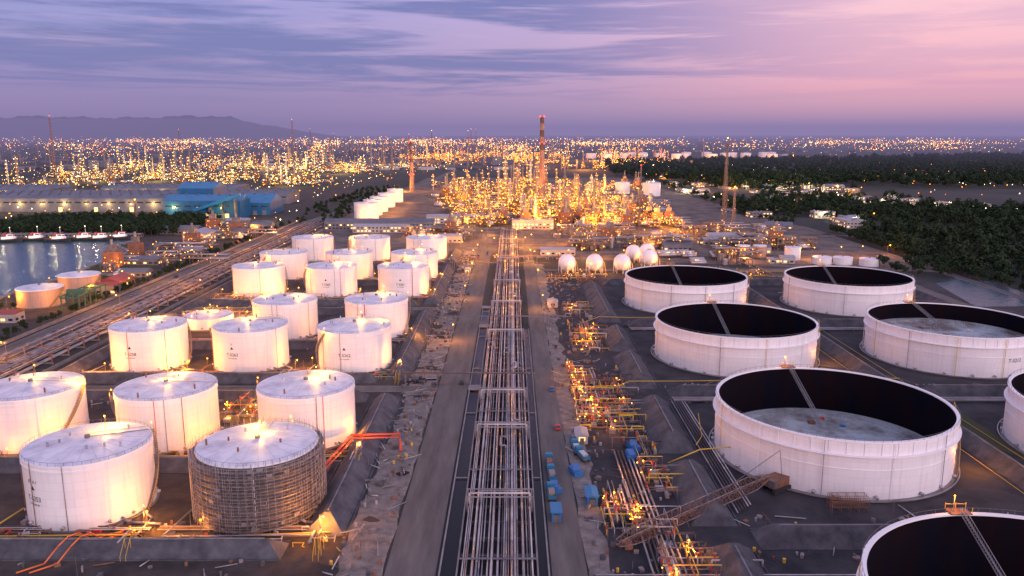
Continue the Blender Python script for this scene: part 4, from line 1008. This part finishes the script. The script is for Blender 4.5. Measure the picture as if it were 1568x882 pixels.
cl = ramp(Z, [(0, lin(144, 130, 176)), (.05, lin(146, 134, 188)), (.15, lin(150, 150, 212)), (.4, lin(175, 170, 225)), (1, lin(178, 176, 232))])
cc = ramp(Z, [(0, lin(174, 148, 184)), (.05, lin(184, 154, 196)), (.15, lin(190, 168, 216)), (.4, lin(198, 182, 226)), (1, lin(178, 176, 232))])
cr = ramp(Z, [(0, lin(204, 160, 186)), (.05, lin(244, 176, 194)), (.15, lin(250, 200, 214)), (.4, lin(225, 195, 225)), (1, lin(178, 176, 232))])
base = mix(mr(X, 0.0, .45), mix(mr(X, -.4, .12), cl, cc), cr)
mp = N.new("ShaderNodeMapping"); mp.inputs["Scale"].default_value = (1.7, 1.7, 26); mp.inputs["Rotation"].default_value = (0, .03, 0); mp.inputs["Location"].default_value = (1.3, .5, .7); Lk.new(tc.outputs["Generated"], mp.inputs[0])
nz = N.new("ShaderNodeTexNoise"); nz.inputs["Scale"].default_value = 1.5; nz.inputs["Detail"].default_value = 7; nz.inputs["Roughness"].default_value = .6; nz.inputs["Distortion"].default_value = .4; Lk.new(mp.outputs[0], nz.inputs["Vector"])
mask = mul(mul(mul(mr(nz.outputs["Fac"], .40, .55), mr(Z, .03, .06)), mr(Z, .6, .2)), mr(X, .5, .0, .35, 1))
ccol = mix(mr(X, -.05, .5), lin(108, 114, 178), lin(184, 148, 194))
c1 = mix(mul(mask, .92), base, ccol)
mp2 = N.new("ShaderNodeMapping"); mp2.inputs["Scale"].default_value = (3, 3, 48); mp2.inputs["Location"].default_value = (4, 2, 1); Lk.new(tc.outputs["Generated"], mp2.inputs[0])
nz2 = N.new("ShaderNodeTexNoise"); nz2.inputs["Scale"].default_value = 1.6; nz2.inputs["Detail"].default_value = 6; nz2.inputs["Distortion"].default_value = .5; Lk.new(mp2.outputs[0], nz2.inputs["Vector"])
c2 = mix(mul(mul(mr(nz2.outputs["Fac"], .54, .72), mr(Z, .05, .11)), .3), c1, lin(230, 182, 208))
back = mix(mr(Y, .3, -.5), c2, (1.15, .86, .98, 1))
zen = mix(mr(Z, .25, .8), back, (.50, .49, .76, 1))
ns = N.new("ShaderNodeTexSky"); ns.sky_type = 'NISHITA'; ns.sun_disc = False; ns.sun_elevation = math.radians(3); ns.sun_rotation = math.radians(155)
fin = mix(.02, zen, ns.outputs[0], 'ADD')
Lk.new(fin, bg.inputs[0]); bg.inputs[1].default_value = 1.0
su = bpy.data.lights.new("sun", 'SUN'); su.energy = 1.5; su.angle = math.radians(35); su.color = (1, .80, .84)
so = bpy.data.objects.new("sun", su); COL.objects.link(so); so.rotation_euler = Vector((-.7, 1, -.28)).to_track_quat('-Z', 'Y').to_euler()

# ------------------------------------------------------------------ camera
cd = bpy.data.cameras.new("camera"); cd.sensor_width = 36; cd.lens = 36*1220/1568; cd.clip_end = 60000; cd.clip_start = 1
co = bpy.data.objects.new("camera", cd); COL.objects.link(co); co.location = (0, 0, 105)
co.rotation_euler = (math.radians(90)-math.atan(238/1220), 0, 0); sc.camera = co
